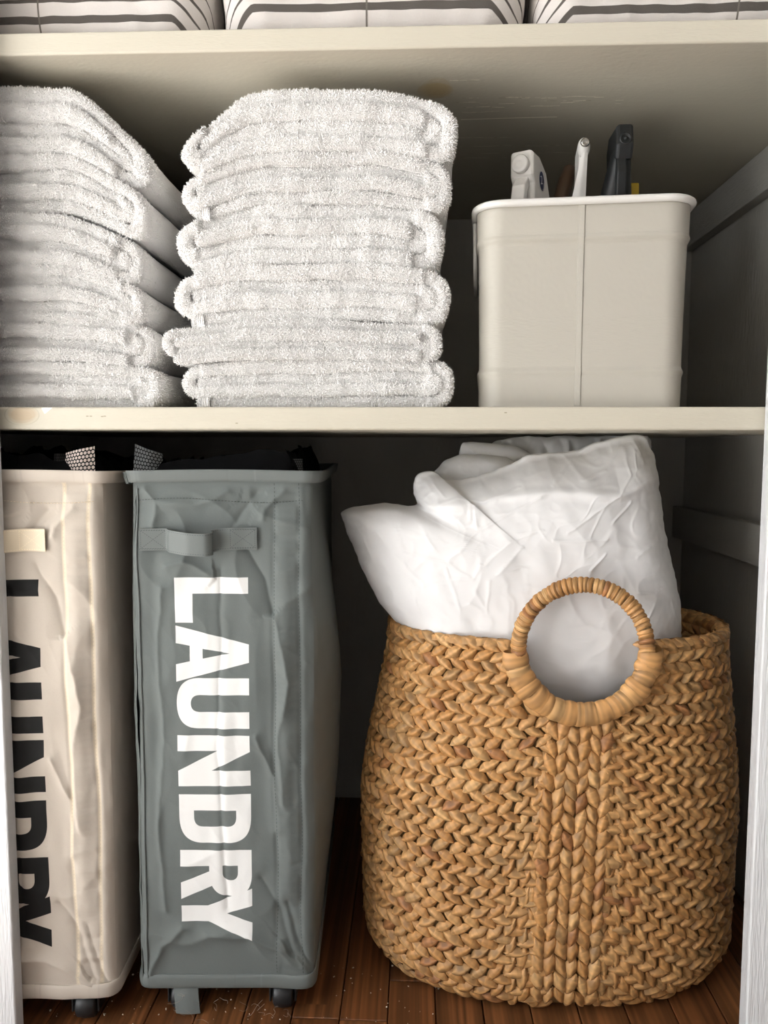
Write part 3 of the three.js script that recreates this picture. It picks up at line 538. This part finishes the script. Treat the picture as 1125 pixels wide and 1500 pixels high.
  // stitched row below the hem
  const row = []; for (let i = 0; i < 52; i++) { const a = shape(0.012 + 0.0038 * i, 0.958 + 0.003 * Math.sin(i * 0.13), 0.0005), b = shape(0.0142 + 0.0038 * i, 0.958 + 0.003 * Math.sin(i * 0.13), 0.0005); row.push(tube([a, [(a[0] + b[0]) / 2, a[1], a[2] + 0.0004], b], 0.00028, 3, 4)); }
  part('stitching', merge(row), std({ color: new THREE.Color(stitch), roughness: 0.8 }), g).userData.kind = 'stuff';
  // board closing the bottom, casters and the webbing tail
  part('bottom_board', box(-hw + 0.006, hw - 0.006, 0.037, 0.045, -hd + 0.006, hd - 0.006, 0.002), MS, g);
  const rubber = std({ color: lin(0.012, 0.012, 0.013), roughness: 0.45 });
  for (const [cx, cz] of [[-0.058, hd - 0.016], [0.068, hd - 0.016], [-0.058, -hd + 0.05], [0.068, -hd + 0.05]]) {
    const wh = part('caster', lathe([[0, -0.013], [0.012, -0.013], [0.0165, -0.010], [0.0178, 0], [0.0165, 0.010], [0.012, 0.013], [0, 0.013]], 28).rotateZ(Math.PI / 2).translate(cx, 0.0178, cz), rubber, g);
    part('fork', merge([box(cx - 0.017, cx - 0.0145, 0.012, 0.038, cz - 0.011, cz + 0.011, 0.001), box(cx + 0.0145, cx + 0.017, 0.012, 0.038, cz - 0.011, cz + 0.011, 0.001), box(cx - 0.017, cx + 0.017, 0.033, 0.0375, cz - 0.014, cz + 0.014, 0.001)]), rubber, wh);
  }
  const web = (pts, wd, name, label2, mat = MS, th = 0.0016) => {        // flat strap: centre line + half height direction y
    const cv = new THREE.CatmullRomCurve3(pts.map(p => new THREE.Vector3(...p)), false, 'catmullrom', 0.3), n = 90;
    const f = sgn => (u, v) => { const p = cv.getPointAt(u), t = cv.getTangentAt(u), nn = new THREE.Vector3(-t.z, 0, t.x).multiplyScalar(-sgn * th / 2); const hh = (v - 0.5) * wd; return [p.x + nn.x, p.y + hh, p.z + nn.z]; };
    const A = grid(n, 6, f(-1)), B = grid(n, 6, f(1), null, true);
    const edge = v => grid(n, 1, (u, w) => { const a = f(-1)(u, v), b = f(1)(u, v); return [lerp(a[0], b[0], w), a[1], lerp(a[2], b[2], w)]; });
    const m = part(name, merge([A, B, edge(0), edge(1)]), mat, g); return m;
  };
  part('webbing_tail', grid(8, 20, (u, v) => [-0.052 + (u - 0.5) * 0.030 + 0.004 * v, 0.040 - 0.037 * v, hd - 0.004 - 0.006 * v * v + 0.012 * v + 0.002 * Math.sin(u * 3)]), MS, g);
  // grab handle: strap lying flat at its ends, standing off in a loop between
  const F = (s, y) => { const p = shape(s, (y - H0) / (H1 - H0)); return p; };
  const yh = 0.5925, pt = (s, off, dy = 0) => { const p = F(s, yh + dy); return [p[0], yh + dy, p[2] + off]; };
  const hm = canvasTex(1024, 192, (c, w, h) => {
    const rr = rng(seed + 20); c.fillStyle = '#' + new THREE.Color(o.strap).getHexString(); c.fillRect(0, 0, w, h); fine(c, w, h, rr, 3000);
    c.strokeStyle = stitch; c.lineWidth = 4; c.setLineDash([11, 7]);
    for (const x of [14, w - 190]) { c.strokeRect(x, 18, 176, h - 36); c.beginPath(); c.moveTo(x, 18); c.lineTo(x + 176, h - 18); c.moveTo(x + 176, 18); c.lineTo(x, h - 18); c.stroke(); }
    c.beginPath(); c.moveTo(0, 14); c.lineTo(w, 14); c.moveTo(0, h - 14); c.lineTo(w, h - 14); c.stroke();
  });
  web([pt(0.013, 0.003), pt(0.03, 0.003), pt(0.046, 0.003), pt(0.052, 0.012, -0.001), pt(0.075, 0.023, -0.003), pt(0.096, 0.0255, -0.004), pt(0.1035, 0.019, -0.003), pt(0.100, 0.008, -0.002), pt(0.108, 0.0035), pt(0.125, 0.003, 0.001), pt(0.14, 0.003, 0.001), pt(0.153, 0.003, 0.001)], 0.026, 'handle', null, std({ map: hm, roughness: 0.6 }));
  // drawstring liner of black net bunched inside the mouth
  const MN = new THREE.MeshPhysicalMaterial({ color: lin(0.006, 0.006, 0.0065), roughness: 1, specularIntensity: 0.15, side: THREE.DoubleSide });
  part('liner', weldU(grid(160, 14, (u, v) => {
    const s = u * PER, c = roundRect(hw - 0.012, hd - 0.012, 0.02, u), nn = noise(Math.cos(u * 6.283) * 4, Math.sin(u * 6.283) * 4, q), n2 = noise(u * 60, v * 3, q + 2);
    const y = lerp(0.62, 0.684 + 0.012 * nn + 0.005 * n2, v) + o.linerUp(c[0], c[1]) * v, inn = 0.02 * v * v + 0.006 * n2;
    return [c[0] - c[2] * inn, y, c[1] - c[3] * inn];
  }), 160, 14), MN, g).userData.label = 'black net drawstring liner';
  part('liner_cover', grid(30, 30, (u, v) => [(u - 0.5) * 2 * (hw - 0.025), 0.668 + 0.014 * noise(u * 5, v * 8, q + 4), (v - 0.5) * 2 * (hd - 0.025)]), MN, g).userData.label = 'black net drawstring liner';
  // tabs of pale cloth under the net
  for (const [tx, tz, tw, th, tilt, base] of o.tabs) {
    const nt = canvasTex(256, 192, (c, w, h) => { c.fillStyle = '#0b0b0b'; c.fillRect(0, 0, w, h); c.fillStyle = base; for (let j = 0; j < 9; j++) for (let i = 0; i < 10; i++) { c.beginPath(); c.ellipse((i + (j % 2) * 0.5) * 28 + 4, j * 24 + 8, 11.5, 10.5, 0, 0, 7); c.fill(); } });
    part('net_tab', grid(8, 6, (u, v) => [tx + (u - 0.5) * tw * lerp(1, 0.9, v), 0.664 + v * th + tilt * (u - 0.5) * v, tz - 0.006 * v + 0.004 * Math.sin(u * 3.1) - 0.008 * Math.abs(u - 0.5)]), std({ map: nt, roughness: 0.9 }), g).userData.label = 'cloth tab under black net';
  }
  return g;
}
hamper({ pos: [-0.2365, 0, -0.233], turn: 0.047, label: 'slim grey fabric laundry hamper with white LAUNDRY lettering', fabric: '#676d6b', strap: '#656b69', letter: '#e6e6e4', stitch: '#434948', seed: 4,
  bulge: 0.027, shift: 0, linerUp: (x, z) => 0.012 * smooth(-0.02, 0.06, x), tabs: [[-0.094, 0.165, 0.037, 0.034, -0.012, '#77797a'], [0.082, 0.150, 0.022, 0.022, 0.0, '#55585a']] });
hamper({ pos: [-0.4745, 0, -0.006 - 0.2], turn: 0.047, label: 'slim beige fabric laundry hamper with black LAUNDRY lettering behind the jamb', fabric: '#bdb3a7', strap: '#d4c5ac', letter: '#141414', stitch: '#e4d4b6', seed: 9, tape: '#e0d0b4',
  bulge: 0.005, shift: 0.02, linerUp: (x, z) => 0.012 * smooth(0.06, -0.02, x), tabs: [[0.072, 0.176, 0.038, 0.033, 0.008, '#efe1da'], [0.041, 0.160, 0.015, 0.028, 0.0, '#3b3b3c']] });

// ---------- woven basket ----------
const BK = (() => {
  const VR = 0.468, n = 720, ex = 2.3, tab = [];
  // plan of the basket (superellipse), tabulated by arc length
  const raw = a => { const c = Math.cos(a), s = Math.sin(a); return [Math.sign(c) * Math.pow(Math.abs(c), 2 / ex), Math.sign(s) * Math.pow(Math.abs(s), 2 / ex)]; };
  let L = 0, pr = null;
  for (let i = 0; i <= n; i++) { const a = Math.PI / 2 - Math.PI * 2 * i / n, p = raw(a), q = [p[0] * 0.252, p[1] * 0.15]; if (pr) L += Math.hypot(q[0] - pr[0], q[1] - pr[1]); tab.push([L, p[0], p[1]]); pr = q; }
  const U0 = 0.0115;
  const plan = u => { let s = ((u + U0) % L + L) % L, lo = 0, hi = n; while (hi - lo > 1) { const m = (lo + hi) >> 1; if (tab[m][0] <= s) lo = m; else hi = m; } const t = (s - tab[lo][0]) / (tab[hi][0] - tab[lo][0] || 1); return [lerp(tab[lo][1], tab[hi][1], t), lerp(tab[lo][2], tab[hi][2], t)]; };
  const at = (u, v, o = 0) => {
    const [px, pz] = plan(u), tp = smooth(0.22, VR, v), b = 1 - 0.15 * Math.pow(1 - clamp(v / 0.06), 2.2) - 0.02 * (1 - clamp(v / 0.2));
    const hw = lerp(0.252, 0.2235, tp) * b, hd = lerp(0.152, 0.135, tp) * b;
    return new THREE.Vector3(0.184 + 0.009 * tp + px * (hw + o), v, -0.190 + pz * (hd + o));
  };
  const frame = (u, v) => {
    const e = 0.003, p = at(u, v), a = at(u + e, v).sub(at(u - e, v)).normalize(), w = at(u, v + e).sub(at(u, Math.max(0, v - e))).normalize();
    const N = new THREE.Vector3().crossVectors(a, w).normalize(); const T = new THREE.Vector3().crossVectors(w, N).normalize(); return { p, T: a, V: new THREE.Vector3().crossVectors(N, a).normalize(), N };
  };
  return { VR, L, at, frame };
})();
{
  const g = thing('woven_basket', 'braided tan water hyacinth basket with round ring handle stuffed with bedding', 'basket');
  const rr = rng(99), RV = 0.4635;                                     // ring centre height; the ring sits at u = 0
  const under = std({ color: lin(0.50, 0.31, 0.14), map: texCane, roughness: 0.8 });
  const nu = 200, nv = 40;
  const cut = (u, v) => v;                                            // wall reaches the rim; the ring stands in a notch
  const notch = u => { const d = Math.abs(u); return d < 0.088 ? RV - Math.sqrt(Math.max(0, 0.088 * 0.088 - d * d)) : BK.VR - 0.004; };
  const uu = u => { let s = u * BK.L; if (s > BK.L / 2) s -= BK.L; return s; };
  const sheet = (o, fl) => weldU(grid(nu, nv, (u, v) => { const s = uu(u), p = BK.at(s, 0.004 + v * (notch(s) - 0.006), o); return [p.x, p.y, p.z]; }, null, fl), nu, nv);
  part('wall_core', merge([sheet(-0.0065, false), sheet(-0.0125, true)]), under, g);
  part('base', grid(100, 3, (u, v) => { const p = BK.at(u * BK.L, 0.004, -0.004); return [0.184 + (p.x - 0.184) * v, 0.004, -0.190 + (p.z + 0.190) * v]; }), under, g);
  // ----- leaves -----
  const leafGeo = (seed) => {
    const r = rng(seed), nl = 6, nw = 4, P = [], U = [], I = [], skew = (r() - 0.5) * 0.5, tip = 0.75 + r() * 0.25, sh = r();
    for (let i = 0; i <= nl; i++) { const s = -1 + 2 * i / nl, w = Math.pow(1 - Math.pow(Math.abs(s), 2.0), tip) * (1 - 0.18 * s) + 0.03, bow = skew * (1 - s * s) * 0.22;
      for (let j = 0; j <= nw; j++) { const t = -1 + 2 * j / nw, rise = Math.pow(Math.max(0, 1 - Math.pow(Math.abs(t), 2.6) * 0.97), 0.6) * Math.sqrt(Math.max(0.02, 1 - s * s * 0.85)); P.push(s, t * w + bow, rise * (1 + 0.12 * Math.sin(3 * t + sh * 6)) - 0.3); U.push(i / nl * 0.9 + sh, j / nw * 0.22 + sh * 0.7); } }
    for (let i = 0; i < nl; i++) for (let j = 0; j < nw; j++) { const a = i * (nw + 1) + j, b = a + 1, c = a + nw + 1, d = c + 1; I.push(a, c, b, b, c, d); }
    const ge = new THREE.BufferGeometry(); ge.setAttribute('position', new THREE.Float32BufferAttribute(P, 3)); ge.setAttribute('uv', new THREE.Float32BufferAttribute(U, 2)); ge.setIndex(I); ge.computeVertexNormals(); return ge;
  };
  const leaves = Array.from({ length: 6 }, (_, i) => leafGeo(500 + i));
  const tones = [[0.60, 0.355, 0.165], [0.66, 0.41, 0.20], [0.55, 0.31, 0.135], [0.62, 0.38, 0.185], [0.50, 0.32, 0.165], [0.58, 0.33, 0.14], [0.44, 0.22, 0.10], [0.70, 0.46, 0.24]];
  const wgt = [0.2, 0.38, 0.52, 0.72, 0.80, 0.92, 0.95, 1];
  for (const t of tones) { t[0] *= 1.10; t[1] *= 1.01; t[2] *= 0.84; }
  const mats = tones.map(t => std({ color: lin(...t), map: texCane, roughness: 0.58, bumpMap: texCane, bumpScale: 0.0007 }));
  const list = [], cam = new THREE.Vector3(0, 0.70, 0.855);
  const put = (u, v, ang, len, wid, hgt, inward = false, lift = 0) => {
    const f = BK.frame(u, v), N = inward ? f.N.clone().negate() : f.N, c = Math.cos(ang), s = Math.sin(ang);
    const X = f.T.clone().multiplyScalar(c).addScaledVector(f.V, s), Y = new THREE.Vector3().crossVectors(N, X);
    const tilt = (rr() - 0.5) * 0.14; X.addScaledVector(N, tilt * 0.5).normalize(); const Z = new THREE.Vector3().crossVectors(X, Y).normalize();
    const p = inward ? BK.at(u, v, -0.0125) : f.p; p.addScaledVector(N, lift + (rr() - 0.5) * 0.0012);
    const m = new THREE.Matrix4().makeBasis(X.clone().multiplyScalar(len / 2), Y.clone().multiplyScalar(wid / 2), Z.clone().multiplyScalar(hgt)).setPosition(p);
    const to = cam.clone().sub(p), see = p.x > -0.08 && !inward ? Math.max(0, to.clone().normalize().dot(N)) * len * wid / to.lengthSq() : 0;
    const w = rr(), k = wgt.findIndex(a => w < a); list.push({ m, see, geo: Math.floor(rr() * 6), mat: k });
  };
  const h = 0.0132, a = 0.0218, half = BK.L / 2;
  // slope of the rows towards the centre column (steeper close to it)
  const slL = d => 1.05 * smooth(0.125, 0.045, d), slR = d => 0.55 * smooth(0.21, 0.12, d) + 0.5 * smooth(0.10, 0.042, d);
  const GT = { L: [], R: [] }; for (const [k, f] of [['L', slL], ['R', slR]]) { let s = 0; for (let i = 240; i >= 0; i--) { GT[k][i] = s; s += f(i / 1000) * 0.001; } }
  const G = (u, d) => { const t = GT[u < 0 ? 'L' : 'R'], i = d * 1000; if (i >= 239) return 0; const j = Math.floor(i); return lerp(t[j], t[j + 1], i - j); };
  const fv = v => smooth(0.45, 0.06, v);
  const CW = 0.040;
  for (let k = -10; k < 52; k++) {
    const vk = BK.VR - 0.007 - k * h; if (k < 0) continue;
    for (const side of [-1, 1]) {
      const off = (k % 2) * 0.5 + 0.25 * noise(k * 0.37, side * 5);
      for (let d = CW - 0.004 + off * a * 0.7; d < half; ) {
        const u = side * d, v = vk + G(u, d) * fv(vk), sl = (side < 0 ? slL(d) : slR(d)) * fv(vk), th = Math.atan(sl), e = 0.004;
        const sp = h * Math.abs((vk + e + G(u, d) * fv(vk + e)) - (vk - e + G(u, d) * fv(vk - e))) / (2 * e) * Math.cos(th);
        const du = u, dv = v - RV;
        if (v > 0.008 && v < BK.VR - 0.002 && Math.hypot(du, dv) > 0.094) {
          const row = side < 0 ? th : -th, sgn = (k % 2 ? 1 : -1);
          const wj = 0.9 + 0.25 * rr();
          put(u, v + (rr() - 0.5) * 0.0016, row + sgn * (0.56 + 0.2 * (rr() - 0.5)) + (side < 0 ? 0 : Math.PI), a * (1.28 + 0.2 * rr() + 0.12 * Math.min(1, sl)), Math.max(sp, 0.0112) * 1.07 * wj * (1 + 0.22 * Math.min(1, sl)), 0.0060 + 0.0014 * rr());
        }
        d += a * Math.cos(th) * (0.97 + 0.06 * rr());
      }
    }
  }
  // centre columns running down from the ring
  for (let c = -3; c < 3; c++) {
    const u0 = (c + 0.5) * 0.0138;
    for (let v = RV - Math.sqrt(0.094 * 0.094 - u0 * u0) - 0.002 - rr() * 0.012; v > 0.012; v -= 0.0205 * (0.9 + 0.2 * rr())) {
      const drift = -0.012 * smooth(0.36, 0.05, v) * 0.6;
      put(u0 + drift + (rr() - 0.5) * 0.001, v, -Math.PI / 2 + ((c & 1) ? 1 : -1) * (0.36 + 0.2 * (rr() - 0.5)), 0.0285 * (0.9 + 0.25 * rr()), 0.0170 * (0.85 + 0.3 * rr()), 0.0072, false, 0.0022);
    }
  }
  // filler leaves where rows meet the columns
  for (let v = 0.02; v < 0.35; v += 0.028) for (const s of [-1, 1]) put(s * (0.041 + 0.006 * rr()) - 0.004, v, -Math.PI / 2 + s * (-0.5 + 0.6 * rr()), 0.021 + 0.006 * rr(), 0.013 + 0.004 * rr(), 0.0055);
  // rim: a twisted edge of leaves on top of the wall, and the upper rows of the inside
  for (let u = 0.088; u < BK.L - 0.088; u += 0.0165 * (0.9 + 0.2 * rr())) {
    const f = BK.frame(u, BK.VR - 0.003), U = new THREE.Vector3(0, 1, 0).addScaledVector(f.N, 0.35).normalize(), X = f.T.clone().addScaledVector(f.N, 0.35 * (rr() - 0.2)).normalize(), Y = new THREE.Vector3().crossVectors(U, X).normalize();
    const p = BK.at(u, BK.VR - 0.0035, -0.003), m = new THREE.Matrix4().makeBasis(X.multiplyScalar(0.0145), Y.multiplyScalar(0.0085), U.clone().multiplyScalar(0.0062)).setPosition(p);
    const w = rr(); list.push({ m, see: u < 0.3 || u > BK.L - 0.3 ? 5e-5 * rr() * 4 : 0, geo: Math.floor(rr() * 6), mat: wgt.findIndex(q => w < q) });
  }
  for (let k = 0; k < 6; k++) for (let u = 0.1; u < BK.L - 0.1; u += a * (0.9 + 0.2 * rr())) put(u, BK.VR - 0.01 - k * h, (k % 2 ? 1 : -1) * 0.5, a * 1.3, h * 1.3, 0.005, true);
  list.sort((p, q) => q.see - p.see);
  for (const l of list.slice(0, 300)) { const m = part('leaf', leaves[l.geo], mats[l.mat], g); m.matrixAutoUpdate = false; m.matrix.copy(l.m); l.m.decompose(m.position, m.quaternion, m.scale); m.matrixAutoUpdate = true; }
  const rest = list.slice(300).map(l => { const q = leaves[l.geo].clone().applyMatrix4(l.m), n = q.attributes.position.count, c = new Float32Array(n * 3); for (let i = 0; i < n; i++) c.set(tones[l.mat], i * 3); q.setAttribute('color', new THREE.BufferAttribute(c, 3)); return q; });
  const rm = part('braided_leaves', mergeGeometries(rest), std({ vertexColors: true, map: texCane, roughness: 0.58, bumpMap: texCane, bumpScale: 0.0007 }), g); rm.userData.kind = 'stuff';
  // ----- ring handle -----
  const ringAt = new THREE.Vector3(0.2013, RV, -0.0475);
  const wrap = (a0, da, R, rw, tk, slant, bulge) => {
    const na = 10, nt = 3;
    return grid(na, nt, (u, v) => {
      const al = u * Math.PI * 2, t = v * 2 - 1, th = a0 + t * da / 2 * 1.06 + slant * Math.sin(al) * da, k = (1 - bulge) + bulge * Math.sqrt(1 - t * t * 0.92), rad = R + rw * k * Math.cos(al);
      return [rad * Math.cos(th), rad * Math.sin(th), tk * k * Math.sin(al)];
    }, (u, v) => [u * 0.8, v * 0.3 + a0 * 2.1]);
  };
  const ringGroup = new THREE.Group(); ringGroup.name = 'ring_handle'; ringGroup.position.copy(ringAt); ringGroup.rotation.x = -0.03; g.add(ringGroup);
  const core = new THREE.TorusGeometry(0.0760, 0.0068, 8, 80); part('ring_core', core, under, ringGroup);
  const r2 = rng(5), nT = 42;
  for (let i = 0; i < nT; i++) { const da = (Math.PI * 1.06) / nT, a0 = -0.03 * Math.PI + da * (i + 0.5), k = 0.94 + 0.12 * r2(); part('cane_wrap', wrap(a0, da, 0.0755, 0.0098 * k, 0.0100 * k, 0.55 + 0.5 * (r2() - 0.5), 0.22), mats[[0, 1, 3, 0, 2, 5, 7, 6][Math.floor(r2() * 8)]], ringGroup); }
  for (let i = 0, a0 = Math.PI * 1.03, end = Math.PI * 1.97; a0 < end; i++) { const da = 0.13 + 0.10 * r2(), x = 0.2 * r2(); part('cane_wrap', wrap(a0 + da / 2, da * 1.28, 0.0800 + 0.002 * x, 0.0148 + 0.003 * (r2() - 0.3), 0.0092 + 0.0014 * r2(), (r2() - 0.5) * 0.35, 0.2), mats[[0, 1, 3, 0, 7][Math.floor(r2() * 5)]], ringGroup); a0 += da; }
}

// ---------- bedding stuffed in the basket ----------
{
  const g = thing('duvet', 'crumpled white duvet bundled into the woven basket', 'bedding');
  const MD = std({ color: lin(0.73, 0.722, 0.72), roughness: 0.9, bumpMap: rep(texWeave, 40, 40), bumpScale: 0.00012 });
  const ridges = [[[0.042,0.56],[0.076,0.595],[0.11,0.616],[0.155,0.639]],[[0.042,0.56],[0.014,0.564],[-0.011,0.573],[-0.023,0.601]],[[0.042,0.56],[0.072,0.538]],[[0.072,0.538],[0.042,0.538],[0.019,0.533],[-0.004,0.515]],[[0.072,0.537],[0.082,0.559]],[[0.04,0.553],[0.047,0.532],[0.059,0.499]],[[0.088,0.558],[0.099,0.57],[0.117,0.586],[0.153,0.6]],[[0.073,0.632],[0.078,0.599]],[[0.068,0.634],[0.07,0.611]],[[0.009,0.606],[0.029,0.571]],[[-0.023,0.564],[0.014,0.529]],[[0.074,0.527],[0.091,0.499],[0.093,0.539]],[[0.07,0.509],[0.086,0.499]],[[-0.025,0.629],[-0.02,0.583]],[[-0.016,0.629],[-0.017,0.601]],[[-0.055,0.61],[-0.039,0.583]],[[-0.074,0.601],[-0.053,0.559]],[[0.027,0.654],[0.039,0.638]],[[0.084,0.666],[0.087,0.65]],[[0.028,0.627],[0.053,0.638],[0.087,0.634],[0.132,0.651]],[[0.102,0.546],[0.133,0.581]],[[0.003,0.51],[0.01,0.489]],[[0.171,0.655],[0.199,0.684],[0.239,0.71]],[[0.266,0.701],[0.267,0.666],[0.25,0.642],[0.185,0.598]],[[0.242,0.611],[0.263,0.633]],[[0.272,0.567],[0.291,0.578],[0.304,0.587]],[[0.273,0.524],[0.297,0.522],[0.323,0.532]],[[0.128,0.595],[0.157,0.6]],[[0.168,0.589],[0.201,0.587],[0.234,0.589]],[[0.279,0.697],[0.277,0.675]],[[0.208,0.66],[0.24,0.673]],[[0.321,0.509],[0.338,0.476]],[[0.215,0.551],[0.232,0.571]],[[0.297,0.509],[0.283,0.48]]];
  const crease = [[-0.09,0.624],[0.007,0.628],[0.063,0.633],[0.105,0.644],[0.164,0.65],[0.189,0.65],[0.251,0.646],[0.297,0.663]];
  const segs = []; for (const l of ridges) for (let i = 0; i < l.length - 1; i++) segs.push([l[i][0], l[i][1], l[i + 1][0], l[i + 1][1]]);
  const ridgeAt = (x, y) => { let best = 0; x += 0.0025 * noise(x * 40, y * 40, 3); y += 0.0025 * noise(x * 40, y * 40, 9); for (const s of segs) { const dx = s[2] - s[0], dy = s[3] - s[1], t = clamp(((x - s[0]) * dx + (y - s[1]) * dy) / (dx * dx + dy * dy)), d = Math.hypot(x - s[0] - t * dx, y - s[1] - t * dy); if (d < 0.014) { const k = Math.exp(-d * d / (0.0014 * 0.0014)) * 0.5 + Math.exp(-d / 0.007) * 0.5; if (k > best) best = k; } } return best; };
  const creaseY = x => { for (let i = 0; i < crease.length - 1; i++) if (x <= crease[i + 1][0] || i === crease.length - 2) return lerp(crease[i][1], crease[i + 1][1], clamp((x - crease[i][0]) / (crease[i + 1][0] - crease[i][0]))); };
  function inflate(pts, c, zc, T, Tb, nA, nS, disp, jag) {
    // closed outline through the points, blown up to front and back
    const cv = new THREE.CatmullRomCurve3(pts.map(p => new THREE.Vector3(p[0], p[1], 0)), true, 'centripetal'), out = [];
    for (let i = 0; i < nA; i++) { const p = cv.getPoint(i / nA); out.push([p.x, p.y]); }
    const sm = out.map((_, i) => { let a = 0, b = 0, n = 0, w = Math.round(nA * 0.07); for (let k = -w; k <= w; k++) { const o = out[(i + k + nA) % nA]; a += Math.hypot(o[0] - c[0], o[1] - c[1]); n++; } const o = out[i], R0 = Math.hypot(o[0] - c[0], o[1] - c[1]), k = a / n / R0; return [c[0] + (o[0] - c[0]) * k, c[1] + (o[1] - c[1]) * k]; });
    const f = (u, v) => {
      const i = Math.round(u * nA) % nA, e = v * 2 - 1, s = Math.sin(Math.min(1, Math.abs(1 - Math.abs(e))) * Math.PI / 2), side = e <= 0 ? 1 : -1;   // v 0 front centre, 0.5 edge, 1 back centre
      const bl = smooth(0.62, 1, s), o = [lerp(sm[i][0], out[i][0], bl), lerp(sm[i][1], out[i][1], bl)]; let x = c[0] + (o[0] - c[0]) * s, y = c[1] + (o[1] - c[1]) * s;
      const th = Math.pow(Math.max(0, 1 - Math.pow(s, 3.2)), 0.62);
      const jx = jag * (noise(x * 60, y * 60, zc * 40) + 0.5 * noise(x * 150, y * 150, 4)) * s * s;
      x += jx; y += jag * noise(x * 55 + 9, y * 55, 2) * s * s;
      y = Math.min(y, S1B - 0.002);
      const z = side > 0 ? zc + T * th + disp(x, y) * smooth(0, 0.35, th) : zc - Tb * th;
      return [x, y, z];
    };
    return weldU(grid(nA, nS, f, (u, v) => { const p = f(u, v); return [p[0], p[1]]; }, true), nA, nS);
  }
  const A = [[-0.096, 0.613], [-0.078, 0.622], [-0.041, 0.626], [-0.005, 0.623], [0.005, 0.626], [0.001, 0.64], [0.005, 0.665], [0.027, 0.669], [0.04, 0.658], [0.076, 0.661], [0.098, 0.668], [0.124, 0.677], [0.151, 0.691], [0.173, 0.693], [0.208, 0.697], [0.243, 0.708], [0.265, 0.714], [0.296, 0.716], [0.304, 0.710], [0.312, 0.692], [0.317, 0.661], [0.324, 0.617], [0.332, 0.572], [0.344, 0.526], [0.352, 0.481], [0.352, 0.426], [0.33, 0.361], [0.226, 0.33], [0.05, 0.384], [-0.005, 0.449], [-0.046, 0.495], [-0.073, 0.55], [-0.089, 0.592]];
  part('cover', inflate(A, [0.176, 0.543], -0.16, 0.088, 0.10, 420, 300, (x, y) => {
    const up = y - creaseY(x);
    let d = 0.0015 * ridgeAt(x, y) + 0.007 * fbm(x * 11, y * 9, 1, 2) + 0.0030 * fbm(x * 26 + y * 8, y * 18, 5, 2);
    d -= 0.016 * smooth(-0.002, 0.035, up); d += 0.005 * Math.exp(-Math.pow((up + 0.004) / 0.006, 2));
    const wx = x + 0.02 * noise(x * 18, y * 18, 21), wy = y + 0.02 * noise(x * 18, y * 18, 27), rn = Math.max(0, 1 - 3.2 * Math.abs(noise(wx * 20 + wy * 12, wy * 15 - wx * 7, 8))), rm = Math.max(0, 1 - 4 * Math.abs(noise(wx * 34 - wy * 12, wy * 30, 15))); d += 0.0006 * rm * rm + 0.0010 * rn * rn * (0.6 + smooth(0.0, 0.03, up) + smooth(0.02, -0.06, x));
    return d;
  }, 0.0022), MD, g);
  part('inner_fold', inflate([[0.018, 0.652], [0.032, 0.671], [0.051, 0.686], [0.079, 0.691], [0.145, 0.677], [0.146, 0.621], [0.042, 0.62]], [0.085, 0.652], -0.21, 0.03, 0.03, 120, 60, (x, y) => 0.004 * fbm(x * 40, y * 40, 3, 3), 0.002), MD, g);
  part('folded_corner', inflate([[0.068, 0.706], [0.075, 0.7075], [0.105, 0.7065], [0.158, 0.696], [0.186, 0.658], [0.149, 0.60], [0.056, 0.615], [0.061, 0.66]], [0.115, 0.655], -0.232, 0.022, 0.025, 120, 50, (x, y) => 0.002 * fbm(x * 25, y * 25, 6, 2), 0.0006), MD, g);
  part('rear_fold', inflate([[0.11, 0.704], [0.134, 0.712], [0.16, 0.7165], [0.193, 0.7165], [0.24, 0.7165], [0.30, 0.7165], [0.336, 0.716], [0.338, 0.656], [0.33, 0.52], [0.18, 0.42], [0.06, 0.5], [0.10, 0.636]], [0.215, 0.60], -0.265, 0.03, 0.04, 200, 90, (x, y) => 0.010 * fbm(x * 26 + y * 9, y * 16, 9, 2) + 0.006 * Math.max(0, 1 - 4 * Math.abs(noise(x * 30, y * 16, 11))), 0.003), MD, g);
}

// ---------- crumbs and lint on the floor ----------
{
  const r = rng(77), n = 150, im = new THREE.InstancedMesh(new THREE.IcosahedronGeometry(1, 0), std({ color: lin(0.62, 0.55, 0.45), roughness: 0.9 }), n), m = new THREE.Matrix4(), q = new THREE.Quaternion(), e = new THREE.Euler();
  for (let i = 0; i < n; i++) { const s = 0.0004 + 0.0011 * r() * r(); e.set(r() * 6, r() * 6, r() * 6); q.setFromEuler(e); m.compose(new THREE.Vector3(-0.46 + 0.5 * Math.pow(r(), 0.9), s * 0.6, -0.13 + 0.17 * r()), q, new THREE.Vector3(s, s * 0.7, s * 1.5)); im.setMatrixAt(i, m); }
  im.name = 'floor_crumbs'; im.castShadow = im.receiveShadow = true; im.userData = { kind: 'stuff', label: 'pale crumbs scattered on the wooden floor', category: 'crumbs' }; scene.add(im);
  const hs = []; for (let i = 0; i < 16; i++) { const x = -0.30 + 0.17 * r(), z = -0.03 + 0.03 * r(), pts = []; let px = x, py = 0.003 + 0.03 * r(), pz = z; for (let k = 0; k < 5; k++) { pts.push([px, Math.max(0.0008, py), pz]); px += (r() - 0.45) * 0.016; py += (r() - 0.55) * 0.012; pz += (r() - 0.5) * 0.01; } hs.push(tube(pts, 0.00016, 14, 4)); }
  const l = part('lint', merge(hs), std({ color: lin(0.26, 0.22, 0.18), roughness: 0.9 })); l.userData = { kind: 'stuff', label: 'hairs and lint caught under the grey hamper', category: 'lint' }; scene.add(l);
}
renderer.render(scene, camera);
